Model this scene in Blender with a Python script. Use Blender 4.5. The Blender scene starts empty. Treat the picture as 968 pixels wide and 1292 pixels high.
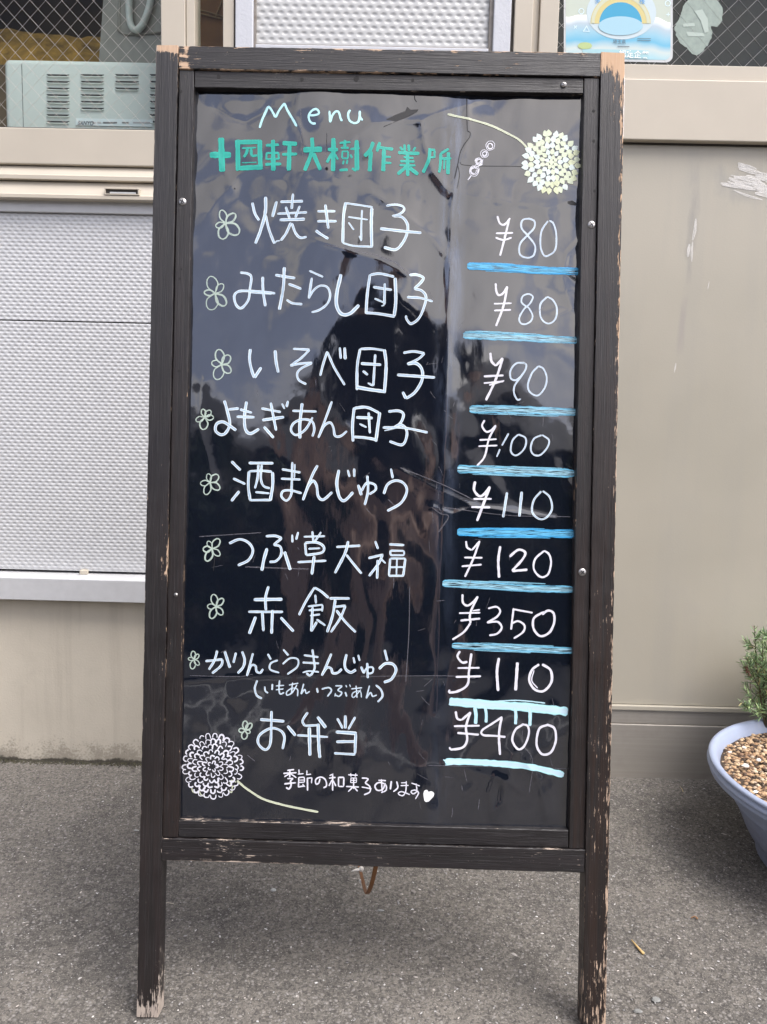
import bpy, bmesh, math, random
import numpy as np
from mathutils import Vector, Matrix

SC = bpy.context.scene
COL = SC.collection
random.seed(7)
rng = np.random.default_rng(7)
R = math.radians

# ------------------------------------------------------------------ camera
PITCH, YAW, ROLL, CAM_H, FPX = 6.4411, -0.4877, 1.3521, 0.7581, 973.05
IW, IH = 968.0, 1292.0
def cam_axes():
    pi, ya, ro = R(PITCH), R(YAW), R(ROLL)
    f = np.array([math.sin(ya)*math.cos(pi), math.cos(ya)*math.cos(pi), -math.sin(pi)])
    r = np.array([math.cos(ya), -math.sin(ya), 0.0])
    u = np.cross(r, f)
    return r*math.cos(ro)+u*math.sin(ro), -r*math.sin(ro)+u*math.cos(ro), f
CR, CU, CF = cam_axes()
CP = np.array([0, 0, CAM_H])
cam_d = bpy.data.cameras.new('camera')
cam = bpy.data.objects.new('camera', cam_d)
COL.objects.link(cam)
cam.matrix_world = Matrix(((CR[0], CU[0], -CF[0], CP[0]), (CR[1], CU[1], -CF[1], CP[1]),
                           (CR[2], CU[2], -CF[2], CP[2]), (0, 0, 0, 1)))
cam_d.sensor_fit = 'VERTICAL'
cam_d.sensor_height = 36.0
cam_d.lens = FPX/IH*36.0
cam_d.clip_start = 0.01
cam_d.clip_end = 1000
SC.camera = cam

# ------------------------------------------------------------------ sky, sun, exposure
world = bpy.data.worlds.new('World')
SC.world = world
world.use_nodes = True
wn, wl = world.node_tree.nodes, world.node_tree.links
wn.clear()
sky = wn.new('ShaderNodeTexSky')
sky.sky_type = 'NISHITA'
sky.sun_disc = False
SUN_EL, SUN_AZ = 57.0, 128.0          # azimuth clockwise from +y
sky.sun_elevation = R(SUN_EL)
sky.sun_rotation = R(SUN_AZ)
sky.air_density = 1.0
sky.dust_density = 3.0
hs = wn.new('ShaderNodeHueSaturation')
hs.inputs['Saturation'].default_value = 0.25
tint = wn.new('ShaderNodeMixRGB'); tint.blend_type = 'MULTIPLY'; tint.inputs[0].default_value = 1.0
tint.inputs[2].default_value = (1.0, 0.985, 0.985, 1)
bg = wn.new('ShaderNodeBackground')
bg.inputs['Strength'].default_value = 0.15
wo = wn.new('ShaderNodeOutputWorld')
wl.new(sky.outputs[0], hs.inputs['Color']); wl.new(hs.outputs[0], tint.inputs[1])
tc = wn.new('ShaderNodeTexCoord'); cmap = wn.new('ShaderNodeMapping'); cmap.inputs['Scale'].default_value = (1, 1, 2.2)
cn = wn.new('ShaderNodeTexNoise'); cn.inputs['Scale'].default_value = 3.2; cn.inputs['Detail'].default_value = 5; cn.inputs['Distortion'].default_value = 0.6
crp = wn.new('ShaderNodeValToRGB')                     # broken overcast: grey cloud with bluish gaps, all round the sky
crp.color_ramp.elements[0].position = 0.42; crp.color_ramp.elements[0].color = (0.62, 0.68, 0.88, 1)
crp.color_ramp.elements[1].position = 0.56; crp.color_ramp.elements[1].color = (1.22, 1.15, 1.08, 1)
cmx = wn.new('ShaderNodeMixRGB'); cmx.blend_type = 'MULTIPLY'; cmx.inputs[0].default_value = 1.0
wl.new(tc.outputs['Generated'], cmap.inputs[0]); wl.new(cmap.outputs[0], cn.inputs['Vector']); wl.new(cn.outputs['Fac'], crp.inputs[0])
wl.new(tint.outputs[0], cmx.inputs[1]); wl.new(crp.outputs[0], cmx.inputs[2])
wl.new(cmx.outputs[0], bg.inputs['Color']); wl.new(bg.outputs[0], wo.inputs[0])
sun_d = bpy.data.lights.new('sun', 'SUN')
sun_d.energy = 1.5
sun_d.angle = R(35)
sun_d.color = (1.0, 0.95, 0.88)
sun = bpy.data.objects.new('sun', sun_d)
COL.objects.link(sun)
sd = Vector((math.sin(R(SUN_AZ))*math.cos(R(SUN_EL)), math.cos(R(SUN_AZ))*math.cos(R(SUN_EL)), math.sin(R(SUN_EL))))
sun.rotation_euler = sd.to_track_quat('Z', 'Y').to_euler()
SC.view_settings.view_transform = 'Standard'
SC.view_settings.look = 'None'
SC.view_settings.gamma = 1.0
SC.view_settings.exposure = 1.22
SC.cycles.transparent_max_bounces = 16

# ------------------------------------------------------------------ unprojection (photo measurements -> real surfaces)
def ray(px, py):
    return CF + CR*(px-IW/2)/FPX - CU*(py-IH/2)/FPX
DW = 1.631                                   # distance of the shop front
def WP(px, py, y=DW):                        # point of the shop front plane at depth y
    d = ray(px, py)
    return CP + d*y/d[1]
def GP(px, py, z=0.0):                       # point on a horizontal plane
    d = ray(px, py)
    return CP + d*(z-CAM_H)/d[2]
BX, BY, BYAW, BLEAN, BH, BW = -0.3107, 0.8998, 0.3167, 6.9486, 1.2483, 0.60
B_X = np.array([math.cos(R(BYAW)), math.sin(R(BYAW)), 0])
_n = np.array([-math.sin(R(BYAW)), math.cos(R(BYAW)), 0])
B_Z = np.array([0, 0, 1])*math.cos(R(BLEAN)) + _n*math.sin(R(BLEAN))
B_Y = np.cross(B_Z, B_X)
B_O = np.array([BX, BY, 0]) + B_X*BW/2
def BP(px, py, w=0.0):                       # board-local (x, z) of a point on the plane y = w
    d = ray(px, py)
    t = ((B_O + B_Y*w - CP)@B_Y)/(d@B_Y)
    q = CP + d*t - B_O
    return q@B_X, q@B_Z

# ------------------------------------------------------------------ helpers
def tag(o, label=None, cat=None, group=None, kind=None):
    if label: o['label'] = label
    if cat: o['category'] = cat
    if group: o['group'] = group
    if kind: o['kind'] = kind
    return o
def empty(name, loc=(0, 0, 0), **kw):
    o = bpy.data.objects.new(name, None)
    COL.objects.link(o)
    o.location = loc
    o.empty_display_size = 0.05
    return tag(o, **kw)
def link(name, me, mats, parent=None, **kw):
    o = bpy.data.objects.new(name, me)
    COL.objects.link(o)
    if not isinstance(mats, (list, tuple)): mats = [mats]
    for m in mats: me.materials.append(m)
    if parent is not None: o.parent = parent
    return tag(o, **kw)
def mesh_from(name, verts, faces, smooth=False):
    me = bpy.data.meshes.new(name)
    me.from_pydata([tuple(map(float, v)) for v in verts], [], [tuple(map(int, f)) for f in faces])
    if smooth: me.polygons.foreach_set('use_smooth', [True]*len(me.polygons))
    me.update()
    return me
def quad_mesh(name, V, F, smooth=False):     # fast path for numpy quads
    me = bpy.data.meshes.new(name)
    V = np.asarray(V, dtype=np.float32); F = np.asarray(F, dtype=np.int32)
    me.vertices.add(len(V)); me.vertices.foreach_set('co', V.ravel())
    me.loops.add(F.size); me.loops.foreach_set('vertex_index', F.ravel())
    me.polygons.add(len(F)); me.polygons.foreach_set('loop_start', np.arange(len(F), dtype=np.int32)*F.shape[1])
    me.polygons.foreach_set('loop_total', np.full(len(F), F.shape[1], dtype=np.int32))
    if smooth: me.polygons.foreach_set('use_smooth', np.ones(len(F), dtype=bool))
    me.update(calc_edges=True); me.validate()
    return me
def grid_faces(nx, ny):
    i, j = np.meshgrid(np.arange(nx-1), np.arange(ny-1))
    a = (j*nx+i).ravel()
    return np.stack([a, a+1, a+nx+1, a+nx], 1)
def box_me(name, x0, x1, y0, y1, z0, z1, bev=0.0015, segs=2):
    bm = bmesh.new()
    bmesh.ops.create_cube(bm, size=1)
    for v in bm.verts:
        v.co = Vector(((x0+x1)/2+v.co.x*(x1-x0), (y0+y1)/2+v.co.y*(y1-y0), (z0+z1)/2+v.co.z*(z1-z0)))
    if bev > 0:
        bmesh.ops.bevel(bm, geom=bm.edges[:], offset=bev, segments=segs, affect='EDGES', profile=0.5)
    me = bpy.data.meshes.new(name)
    bm.to_mesh(me); bm.free()
    return me
def box(name, x0, x1, y0, y1, z0, z1, mat, parent=None, bev=0.0015, **kw):
    return link(name, box_me(name, x0, x1, y0, y1, z0, z1, bev), mat, parent, **kw)
def prof_me(name, pts, x0, x1):              # profile in (y, z), extruded along x
    n = len(pts)
    V = [(x0, p[0], p[1]) for p in pts]+[(x1, p[0], p[1]) for p in pts]
    F = [(i, (i+1) % n, n+(i+1) % n, n+i) for i in range(n)]
    F += [tuple(range(n-1, -1, -1)), tuple(range(n, 2*n))]
    bm = bmesh.new()
    me = mesh_from(name, V, F)
    bm.from_mesh(me)
    bmesh.ops.recalc_face_normals(bm, faces=bm.faces[:])
    bmesh.ops.bevel(bm, geom=[e for e in bm.edges], offset=0.0009, segments=1, affect='EDGES')
    bm.to_mesh(me); bm.free()
    return me
def lathe_me(name, prof, seg=96, smooth=True, jit=0.0, close_bottom=False):
    V = []; F = []
    n = len(prof)
    for i in range(seg):
        a = 2*math.pi*i/seg
        for r, z in prof: V.append((r*math.cos(a), r*math.sin(a), z))
    for i in range(seg):
        for k in range(n-1):
            a = i*n+k; b = ((i+1) % seg)*n+k
            F.append((a, b, b+1, a+1))
    if close_bottom: F.append(tuple(i*n for i in range(seg-1, -1, -1)))
    return mesh_from(name, V, F, smooth)
def tube(points, rad, n=8):
    P = [Vector(p) for p in points]; V = []; F = []
    up = Vector((0.13, 0.2, 1)).normalized()
    rr = rad if isinstance(rad, (list, tuple)) else [rad]*len(P)
    for i, p in enumerate(P):
        t = (P[min(i+1, len(P)-1)]-P[max(i-1, 0)]).normalized()
        a = t.cross(up)
        if a.length < 1e-4: a = t.cross(Vector((1, 0, 0)))
        a.normalize(); b = t.cross(a)
        for k in range(n):
            th = 2*math.pi*k/n
            V.append(p+(a*math.cos(th)+b*math.sin(th))*rr[i])
    for i in range(len(P)-1):
        for k in range(n):
            F.append((i*n+k, i*n+(k+1) % n, (i+1)*n+(k+1) % n, (i+1)*n+k))
    F.append(tuple(range(n-1, -1, -1))); F.append(tuple((len(P)-1)*n+k for k in range(n)))
    return V, F
def merge(parts):
    V = []; F = []
    for v, f in parts:
        o = len(V); V += list(v); F += [tuple(i+o for i in q) for q in f]
    return V, F
def vnoise(x, y, seed=0):                    # smooth value noise in numpy, range -1..1
    x = np.asarray(x, float); y = np.asarray(y, float)
    xi = np.floor(x).astype(np.int64); yi = np.floor(y).astype(np.int64)
    fx = x-xi; fy = y-yi
    fx = fx*fx*fx*(fx*(fx*6-15)+10); fy = fy*fy*fy*(fy*(fy*6-15)+10)
    def h(a, b):
        n = (a*374761393+b*668265263+seed*1274126177) & 0x7fffffff
        n = ((n ^ (n >> 13))*1274126177) & 0x7fffffff
        return ((n ^ (n >> 16)) & 0xffff)/32767.5-1
    return (h(xi, yi)*(1-fx)+h(xi+1, yi)*fx)*(1-fy)+(h(xi, yi+1)*(1-fx)+h(xi+1, yi+1)*fx)*fy
def catmull(P, step=2.0):
    P = [np.array(p, float) for p in P]
    if len(P) == 2:
        n = max(2, int(np.linalg.norm(P[1]-P[0])/step)+1)
        return [P[0]+(P[1]-P[0])*i/(n-1) for i in range(n)]
    Q = [2*P[0]-P[1]]+P+[2*P[-1]-P[-2]]
    out = []
    for i in range(1, len(Q)-2):
        p0, p1, p2, p3 = Q[i-1:i+3]
        n = max(2, int(np.linalg.norm(p2-p1)/step)+1)
        for k in range(n):
            t = k/n
            out.append(0.5*((2*p1)+(-p0+p2)*t+(2*p0-5*p1+4*p2-p3)*t*t+(-p0+3*p1-3*p2+p3)*t**3))
    out.append(P[-1])
    return out

# ------------------------------------------------------------------ materials
class NT:
    def __init__(s, name):
        s.m = bpy.data.materials.new(name); s.m.use_nodes = True
        s.t = s.m.node_tree; s.t.nodes.clear()
        s.out = s.n('ShaderNodeOutputMaterial')
    def n(s, ty, **kw):
        nd = s.t.nodes.new(ty)
        for k, v in kw.items(): setattr(nd, k, v)
        return nd
    def l(s, a, b): s.t.links.new(a, b)
    def bsdf(s, col=(0.5, 0.5, 0.5), rough=0.5, metal=0.0, spec=0.5):
        b = s.n('ShaderNodeBsdfPrincipled')
        if len(col) == 3: col = (*col, 1)
        b.inputs['Base Color'].default_value = col
        b.inputs['Roughness'].default_value = rough
        b.inputs['Metallic'].default_value = metal
        b.inputs['Specular IOR Level'].default_value = spec
        s.l(b.outputs[0], s.out.inputs[0]); s.b = b
        return b
    def coord(s, kind='Object', scale=(1, 1, 1)):
        c = s.n('ShaderNodeTexCoord'); mp = s.n('ShaderNodeMapping')
        mp.inputs['Scale'].default_value = scale
        s.l(c.outputs[kind], mp.inputs[0])
        return mp.outputs[0]
    def noise(s, vec, scale=5, detail=4, rough=0.55, dist=0.0):
        t = s.n('ShaderNodeTexNoise')
        t.inputs['Scale'].default_value = scale; t.inputs['Detail'].default_value = detail
        t.inputs['Roughness'].default_value = rough; t.inputs['Distortion'].default_value = dist
        s.l(vec, t.inputs['Vector'])
        return t.outputs['Fac']
    def ramp(s, fac, stops):
        r = s.n('ShaderNodeValToRGB'); e = r.color_ramp.elements
        while len(e) < len(stops): e.new(0.5)
        for i, (p, c) in enumerate(stops):
            e[i].position = p; e[i].color = (c, c, c, 1) if isinstance(c, (int, float)) else (*c, 1)
        s.l(fac, r.inputs[0])
        return r.outputs[0]
    def mix(s, fac, a, b, mode='MIX'):
        m = s.n('ShaderNodeMixRGB', blend_type=mode)
        for i, v in ((0, fac), (1, a), (2, b)):
            if isinstance(v, (int, float)): m.inputs[i].default_value = v if i == 0 else (v, v, v, 1)
            elif isinstance(v, tuple): m.inputs[i].default_value = (*v, 1)
            else: s.l(v, m.inputs[i])
        return m.outputs[0]
    def math(s, op, a, b=0.0, clamp=False):
        m = s.n('ShaderNodeMath', operation=op, use_clamp=clamp)
        for i, v in ((0, a), (1, b)):
            if isinstance(v, (int, float)): m.inputs[i].default_value = v
            else: s.l(v, m.inputs[i])
        return m.outputs[0]
    def bump(s, h, strength=0.3, dist=0.001):
        b = s.n('ShaderNodeBump'); b.inputs['Strength'].default_value = strength
        b.inputs['Distance'].default_value = dist
        s.l(h, b.inputs['Height']); s.l(b.outputs[0], s.b.inputs['Normal'])
        return b
def simple(name, col, rough=0.5, metal=0.0, var=0.12, scale=30, bump=0.0, spec=0.5, stretch=(1, 1, 1), dirt=None):
    t = NT(name); t.bsdf(col, rough, metal, spec)
    v = t.coord('Object', stretch)
    n = t.noise(v, scale, 5)
    c = t.mix(t.ramp(n, [(0.3, 0), (0.7, 1)]), tuple(x*(1-var) for x in col), tuple(min(1, x*(1+var)) for x in col))
    if dirt:
        n2 = t.noise(t.coord('Object', (1, 1, 1)), dirt[1], 8, 0.65)
        c = t.mix(t.ramp(n2, [(dirt[2], 0), (dirt[2]+0.12, dirt[3])]), c, dirt[0])
    t.l(c, t.b.inputs['Base Color'])
    t.l(t.math('ADD', t.math('MULTIPLY', n, 0.15), rough-0.07), t.b.inputs['Roughness'])
    if bump: t.bump(t.noise(v, scale*3, 4), bump, 0.001)
    return t.m

def wood_material():
    t = NT('old_painted_wood'); t.bsdf((0.02, 0.016, 0.015), 0.42)
    uv = t.n('ShaderNodeUVMap'); uv.uv_map = 'UVMap'
    def mp(sc, off=(0, 0, 0)):
        m = t.n('ShaderNodeMapping'); m.inputs['Scale'].default_value = sc; m.inputs['Location'].default_value = off
        t.l(uv.outputs[0], m.inputs[0]); return m.outputs[0]
    oi = t.n('ShaderNodeObjectInfo')
    grain = t.noise(mp((900, 14, 1)), 1.0, 6, 0.6, 0.3)
    grain2 = t.noise(mp((160, 5, 1)), 1.0, 5, 0.6, 0.6)
    blot = t.noise(mp((30, 30, 1)), 1.0, 5, 0.6)
    blot2 = t.noise(mp((9, 5, 1)), 1.0, 3, 0.5)
    at = t.n('ShaderNodeAttribute', attribute_name='wear')
    sep = t.n('ShaderNodeSeparateColor'); t.l(at.outputs['Color'], sep.inputs[0])
    wear, white, brown = sep.outputs[0], sep.outputs[1], sep.outputs[2]
    chip = t.noise(mp((330, 60, 1)), 1.0, 4, 0.7)
    s = t.math('ADD', t.math('MULTIPLY', chip, 0.6), t.math('MULTIPLY', grain, 0.4))
    s = t.math('ADD', s, t.math('MULTIPLY', wear, 0.42))
    s = t.math('ADD', s, t.math('MULTIPLY', t.math('SUBTRACT', blot, 0.5), 0.25))
    mask = t.ramp(s, [(0.672, 0), (0.700, 1)])
    paint = t.mix(t.ramp(blot2, [(0.35, 0), (0.7, 1)]), (0.010, 0.0095, 0.012), (0.017, 0.0145, 0.015))
    paint = t.mix(brown, paint, (0.021, 0.012, 0.009))
    paint = t.mix(t.ramp(grain2, [(0.35, 0.9), (0.6, 0)]), paint, (0.010, 0.009, 0.009))
    paint = t.mix(t.ramp(grain, [(0.54, 0), (0.70, 0.55)]), paint, (0.046, 0.043, 0.046))
    bare = t.mix(grain, (0.50, 0.27, 0.13), (0.62, 0.46, 0.32))
    bare = t.mix(white, bare, t.mix(blot, (0.22, 0.18, 0.15), (0.50, 0.43, 0.37)))
    t.l(t.mix(mask, paint, bare), t.b.inputs['Base Color'])
    rr = t.mix(mask, t.ramp(blot, [(0.3, 0.32), (0.7, 0.52)]), 0.85)
    t.l(rr, t.b.inputs['Roughness'])
    h = t.math('ADD', t.math('MULTIPLY', grain, 0.7), t.math('MULTIPLY', grain2, 0.8))
    h = t.math('SUBTRACT', h, t.math('MULTIPLY', mask, 0.8))
    t.bump(h, 0.8, 0.0011)
    return t.m
M = {}
M['wood'] = wood_material()

def film_material():
    t = NT('glossy_black_sheet'); b = t.bsdf((0.006, 0.008, 0.013), 0.05, 0.0, 0.75)
    b.inputs['IOR'].default_value = 1.6
    b.inputs['Coat Weight'].default_value = 1.0; b.inputs['Coat Roughness'].default_value = 0.03
    b.inputs['Coat IOR'].default_value = 1.5
    v = t.coord('Object'); sx = t.n('ShaderNodeSeparateXYZ'); t.l(v, sx.inputs[0])
    smear = t.noise(t.coord('Object', (60, 1, 9)), 1.0, 5, 0.65, 0.5)
    dust = t.noise(t.coord('Object', (14, 1, 14)), 1.0, 8, 0.75)
    fine = t.noise(t.coord('Object', (700, 1, 700)), 1.0, 3, 0.8)
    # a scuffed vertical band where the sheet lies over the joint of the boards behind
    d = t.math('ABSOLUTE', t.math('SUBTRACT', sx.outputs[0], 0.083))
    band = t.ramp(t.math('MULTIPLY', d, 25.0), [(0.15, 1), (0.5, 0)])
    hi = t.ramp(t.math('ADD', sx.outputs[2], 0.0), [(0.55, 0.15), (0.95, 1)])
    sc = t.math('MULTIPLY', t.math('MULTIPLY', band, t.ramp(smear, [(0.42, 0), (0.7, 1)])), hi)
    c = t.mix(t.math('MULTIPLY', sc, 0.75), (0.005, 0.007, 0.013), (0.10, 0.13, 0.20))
    c = t.mix(t.math('MULTIPLY', t.ramp(dust, [(0.50, 0), (0.8, 1)]), 0.25), c, (0.045, 0.04, 0.04))
    speck = t.math('MULTIPLY', t.ramp(fine, [(0.70, 0), (0.74, 1)]), t.ramp(dust, [(0.45, 0), (0.6, 1)]))
    c = t.mix(t.math('MULTIPLY', speck, 0.35), c, (0.3, 0.3, 0.32))
    t.l(c, b.inputs['Base Color'])
    t.l(t.math('ADD', t.math('MULTIPLY', sc, 0.15), t.ramp(dust, [(0.4, 0.035), (0.75, 0.12)])), b.inputs['Roughness'])
    t.bump(t.math('ADD', t.noise(t.coord('Object', (30, 1, 18)), 1.0, 3, 0.5), t.math('MULTIPLY', smear, 0.25)), 0.18, 0.002)
    return t.m
M['film'] = film_material()

def paint_material(name, c_edge, c_mid, a_mid, streak, thr=0.35, rough=0.45):
    t = NT(name); t.bsdf(c_edge, rough)
    uv = t.n('ShaderNodeUVMap'); uv.uv_map = 'UVMap'
    sp = t.n('ShaderNodeSeparateXYZ'); t.l(uv.outputs[0], sp.inputs[0])
    av = t.math('ABSOLUTE', sp.outputs[1])
    m = t.n('ShaderNodeMapping'); m.inputs['Scale'].default_value = streak; t.l(uv.outputs[0], m.inputs[0])
    n = t.noise(m.outputs[0], 1.0, 5, 0.6)
    edge = t.ramp(av, [(0.35, 0), (0.72, 1)])
    mixf = t.math('ADD', edge, t.math('MULTIPLY', t.math('SUBTRACT', n, 0.5), 1.6), True)
    t.l(t.mix(mixf, c_mid, c_edge), t.b.inputs['Base Color'])
    a = t.math('ADD', t.ramp(n, [(thr-0.05, a_mid), (thr+0.08, 1.0)]), t.math('MULTIPLY', edge, 0.25), True)
    fade = t.ramp(t.math('ADD', av, t.math('MULTIPLY', t.math('SUBTRACT', n, 0.5), 0.5)), [(0.86, 1), (0.98, 0)])
    a = t.math('MULTIPLY', a, fade)
    tr = t.n('ShaderNodeBsdfTransparent'); mx = t.n('ShaderNodeMixShader')
    t.l(a, mx.inputs[0]); t.l(tr.outputs[0], mx.inputs[1]); t.l(t.b.outputs[0], mx.inputs[2])
    t.l(mx.outputs[0], t.out.inputs[0])
    return t.m
M['ink_white'] = paint_material('white_marker_ink', (0.76, 0.82, 0.84), (0.36, 0.50, 0.64), 0.40, (38, 6, 1), 0.40)
M['ink_thin'] = paint_material('thin_white_marker_ink', (0.68, 0.76, 0.82), (0.38, 0.48, 0.60), 0.75, (130, 2, 1))
M['ink_price'] = paint_material('bright_white_marker_ink', (0.74, 0.73, 0.78), (0.62, 0.63, 0.72), 0.9, (130, 2, 1))
M['ink_cyan'] = paint_material('pale_cyan_marker_ink', (0.50, 0.86, 0.86), (0.42, 0.70, 0.80), 0.85, (130, 2, 1))
M['ink_teal'] = paint_material('teal_poster_ink', (0.012, 0.40, 0.31), (0.016, 0.33, 0.27), 0.72, (60, 5, 1), 0.36)
M['ink_blue'] = paint_material('blue_poster_ink', (0.04, 0.36, 0.70), (0.13, 0.47, 0.72), 0.0, (42, 8, 1), 0.45)
M['ink_lightblue'] = paint_material('light_blue_poster_ink', (0.14, 0.48, 0.70), (0.38, 0.66, 0.78), 0.0, (42, 8, 1), 0.48)
M['ink_pale'] = paint_material('pale_blue_poster_ink', (0.40, 0.72, 0.78), (0.48, 0.63, 0.72), 0.9, (90, 5, 1), 0.25)
M['ink_yellow'] = paint_material('pale_yellow_marker_ink', (0.66, 0.69, 0.54), (0.46, 0.50, 0.36), 0.85, (130, 2, 1))
M['ink_green'] = paint_material('pale_green_marker_ink', (0.56, 0.66, 0.56), (0.26, 0.34, 0.31), 0.3, (130, 2, 1))
M['ink_scratch'] = paint_material('faint_scratch', (0.14, 0.135, 0.15), (0.10, 0.10, 0.12), 0.10, (300, 3, 1), 0.47)
M['ink_dark'] = simple('dark_crack', (0.006, 0.006, 0.008), 0.6)

M['beige_metal'] = simple('beige_painted_aluminium', (0.48, 0.432, 0.355), 0.5, 0, 0.04, 9, 0.06, dirt=((0.42, 0.37, 0.30), 4, 0.58, 0.35))
M['silver'] = simple('silver_painted_aluminium', (0.55, 0.555, 0.56), 0.42, 0.15, 0.04, 60, 0.10)
M['white_frame'] = simple('white_stipple_frame', (0.52, 0.535, 0.57), 0.55, 0, 0.03, 60, 0.5)
M['door_panel'] = simple('embossed_white_panel', (0.475, 0.48, 0.475), 0.42, 0.1, 0.03, 40)
M['dark_gap'] = simple('dark_rubber_gap', (0.05, 0.045, 0.04), 0.7)
M['gasket'] = simple('grey_gasket', (0.22, 0.20, 0.18), 0.6, 0, 0.2, 50, dirt=((0.12, 0.09, 0.06), 30, 0.5, 0.6))
# ------------------------------------------------------------------ more materials of the setting
def wall_material(name, col, low, mould=True):
    t = NT(name); t.bsdf(col, 0.8)
    v = t.coord('Object')
    n1 = t.noise(v, 3.0, 6, 0.6); n2 = t.noise(v, 16, 8, 0.7); n3 = t.noise(v, 220, 4, 0.6)
    drip = t.noise(t.coord('Object', (38, 38, 2.2)), 1.0, 5, 0.6)
    c = t.mix(t.ramp(n1, [(0.35, 0), (0.65, 1)]), tuple(x*0.90 for x in col), tuple(x*1.06 for x in col))
    c = t.mix(t.math('MULTIPLY', t.ramp(n2, [(0.52, 0), (0.7, 1)]), 0.22), c, tuple(x*0.72 for x in col))
    c = t.mix(t.math('MULTIPLY', t.ramp(drip, [(0.50, 0), (0.68, 1)]), 0.30), c, low)
    if mould:
        sp = t.n('ShaderNodeSeparateXYZ'); t.l(v, sp.inputs[0])
        g = t.math('ADD', t.math('MULTIPLY', sp.outputs[2], -9.0), 1.05)
        m = t.math('ADD', g, t.math('MULTIPLY', t.math('SUBTRACT', n2, 0.5), 1.6))
        m = t.math('ADD', m, t.math('MULTIPLY', t.math('SUBTRACT', n3, 0.5), 1.1))
        c = t.mix(t.ramp(m, [(0.72, 0), (1.0, 0.55)]), c, (0.17, 0.145, 0.11))
        m2 = t.math('ADD', t.math('MULTIPLY', sp.outputs[2], -75.0), t.math('ADD', 0.0, t.math('MULTIPLY', n2, 2.6)))
        c = t.mix(t.ramp(m2, [(0.75, 0), (1.0, 0.9)]), c, (0.045, 0.040, 0.028))
        sk = t.math('MULTIPLY', t.ramp(n3, [(0.66, 0), (0.70, 1)]), t.ramp(t.math('ADD', g, n2), [(0.3, 0), (1.0, 1)]))
        c = t.mix(t.math('MULTIPLY', sk, 0.6), c, (0.09, 0.08, 0.06))
    t.l(c, t.b.inputs['Base Color'])
    t.bump(t.math('ADD', n3, t.math('MULTIPLY', n2, 1.5)), 0.25, 0.0015)
    return t.m
M['concrete'] = wall_material('beige_rendered_concrete', (0.52, 0.472, 0.385), (0.34, 0.30, 0.24))
t = NT('grey_beige_painted_panel'); t.bsdf((0.46, 0.42, 0.365), 0.38)
v = t.coord('Object'); n1 = t.noise(v, 2.2, 5, 0.5); n2 = t.noise(v, 9, 6, 0.6); n3 = t.noise(v, 300, 3)
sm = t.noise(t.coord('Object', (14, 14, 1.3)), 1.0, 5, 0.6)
c = t.mix(t.ramp(n1, [(0.35, 0), (0.65, 1)]), (0.360, 0.336, 0.276), (0.405, 0.374, 0.308))
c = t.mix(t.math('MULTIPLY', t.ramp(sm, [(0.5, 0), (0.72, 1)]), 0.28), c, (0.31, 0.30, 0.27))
c = t.mix(t.math('MULTIPLY', t.ramp(n2, [(0.56, 0), (0.72, 1)]), 0.2), c, (0.33, 0.315, 0.275))
sp = t.n('ShaderNodeSeparateXYZ'); t.l(v, sp.inputs[0])
def stain(c, px, py, hw, hh, col, amt):                # hand-rubbed grey stains with a shape of their own
    q = WP(px, py)
    dx = t.math('ABSOLUTE', t.math('DIVIDE', t.math('SUBTRACT', sp.outputs[0], float(q[0])), hw)); dz = t.math('ABSOLUTE', t.math('DIVIDE', t.math('SUBTRACT', sp.outputs[2], float(q[2])), hh))
    d = t.math('SUBTRACT', t.math('MAXIMUM', dx, dz), t.math('MULTIPLY', t.math('SUBTRACT', t.noise(t.coord('Object', (1, 1, .3)), 45, 5, .6), 0.5), 2.2))
    return t.mix(t.ramp(d, [(0.2, amt), (1.0, 0)]), c, col)
c = stain(c, 876, 270, 0.012, 0.10, (0.285, 0.275, 0.245), 0.75); c = stain(c, 871, 335, 0.009, 0.05, (0.29, 0.28, 0.25), 0.6)
c = stain(c, 862, 410, 0.008, 0.06, (0.31, 0.285, 0.26), 0.6); c = stain(c, 925, 232, 0.045, 0.03, (0.32, 0.31, 0.275), 0.7); c = stain(c, 950, 235, 0.05, 0.035, (0.31, 0.30, 0.265), 0.6)
t.l(c, t.b.inputs['Base Color']); t.l(t.ramp(n2, [(0.3, 0.34), (0.7, 0.5)]), t.b.inputs['Roughness'])
t.bump(t.math('ADD', n3, t.math('MULTIPLY', n1, 6)), 0.08, 0.002)
M['panel'] = t.m
t = NT('brushed_kick_metal'); t.bsdf((0.30, 0.28, 0.26), 0.36, 0.35)
n1 = t.noise(t.coord('Object', (2.0, 2, 160)), 1.0, 5, 0.6); n2 = t.noise(t.coord('Object', (8, 8, 8)), 1.0, 6, 0.6)
c = t.mix(n1, (0.30, 0.28, 0.25), (0.44, 0.41, 0.365)); c = t.mix(t.math('MULTIPLY', t.ramp(n2, [(0.5, 0), (0.7, 1)]), 0.4), c, (0.20, 0.18, 0.16))
t.l(c, t.b.inputs['Base Color']); t.l(t.ramp(n2, [(0.3, 0.3), (0.7, 0.5)]), t.b.inputs['Roughness']); t.bump(n1, 0.1, 0.001)
M['kick'] = t.m
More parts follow.
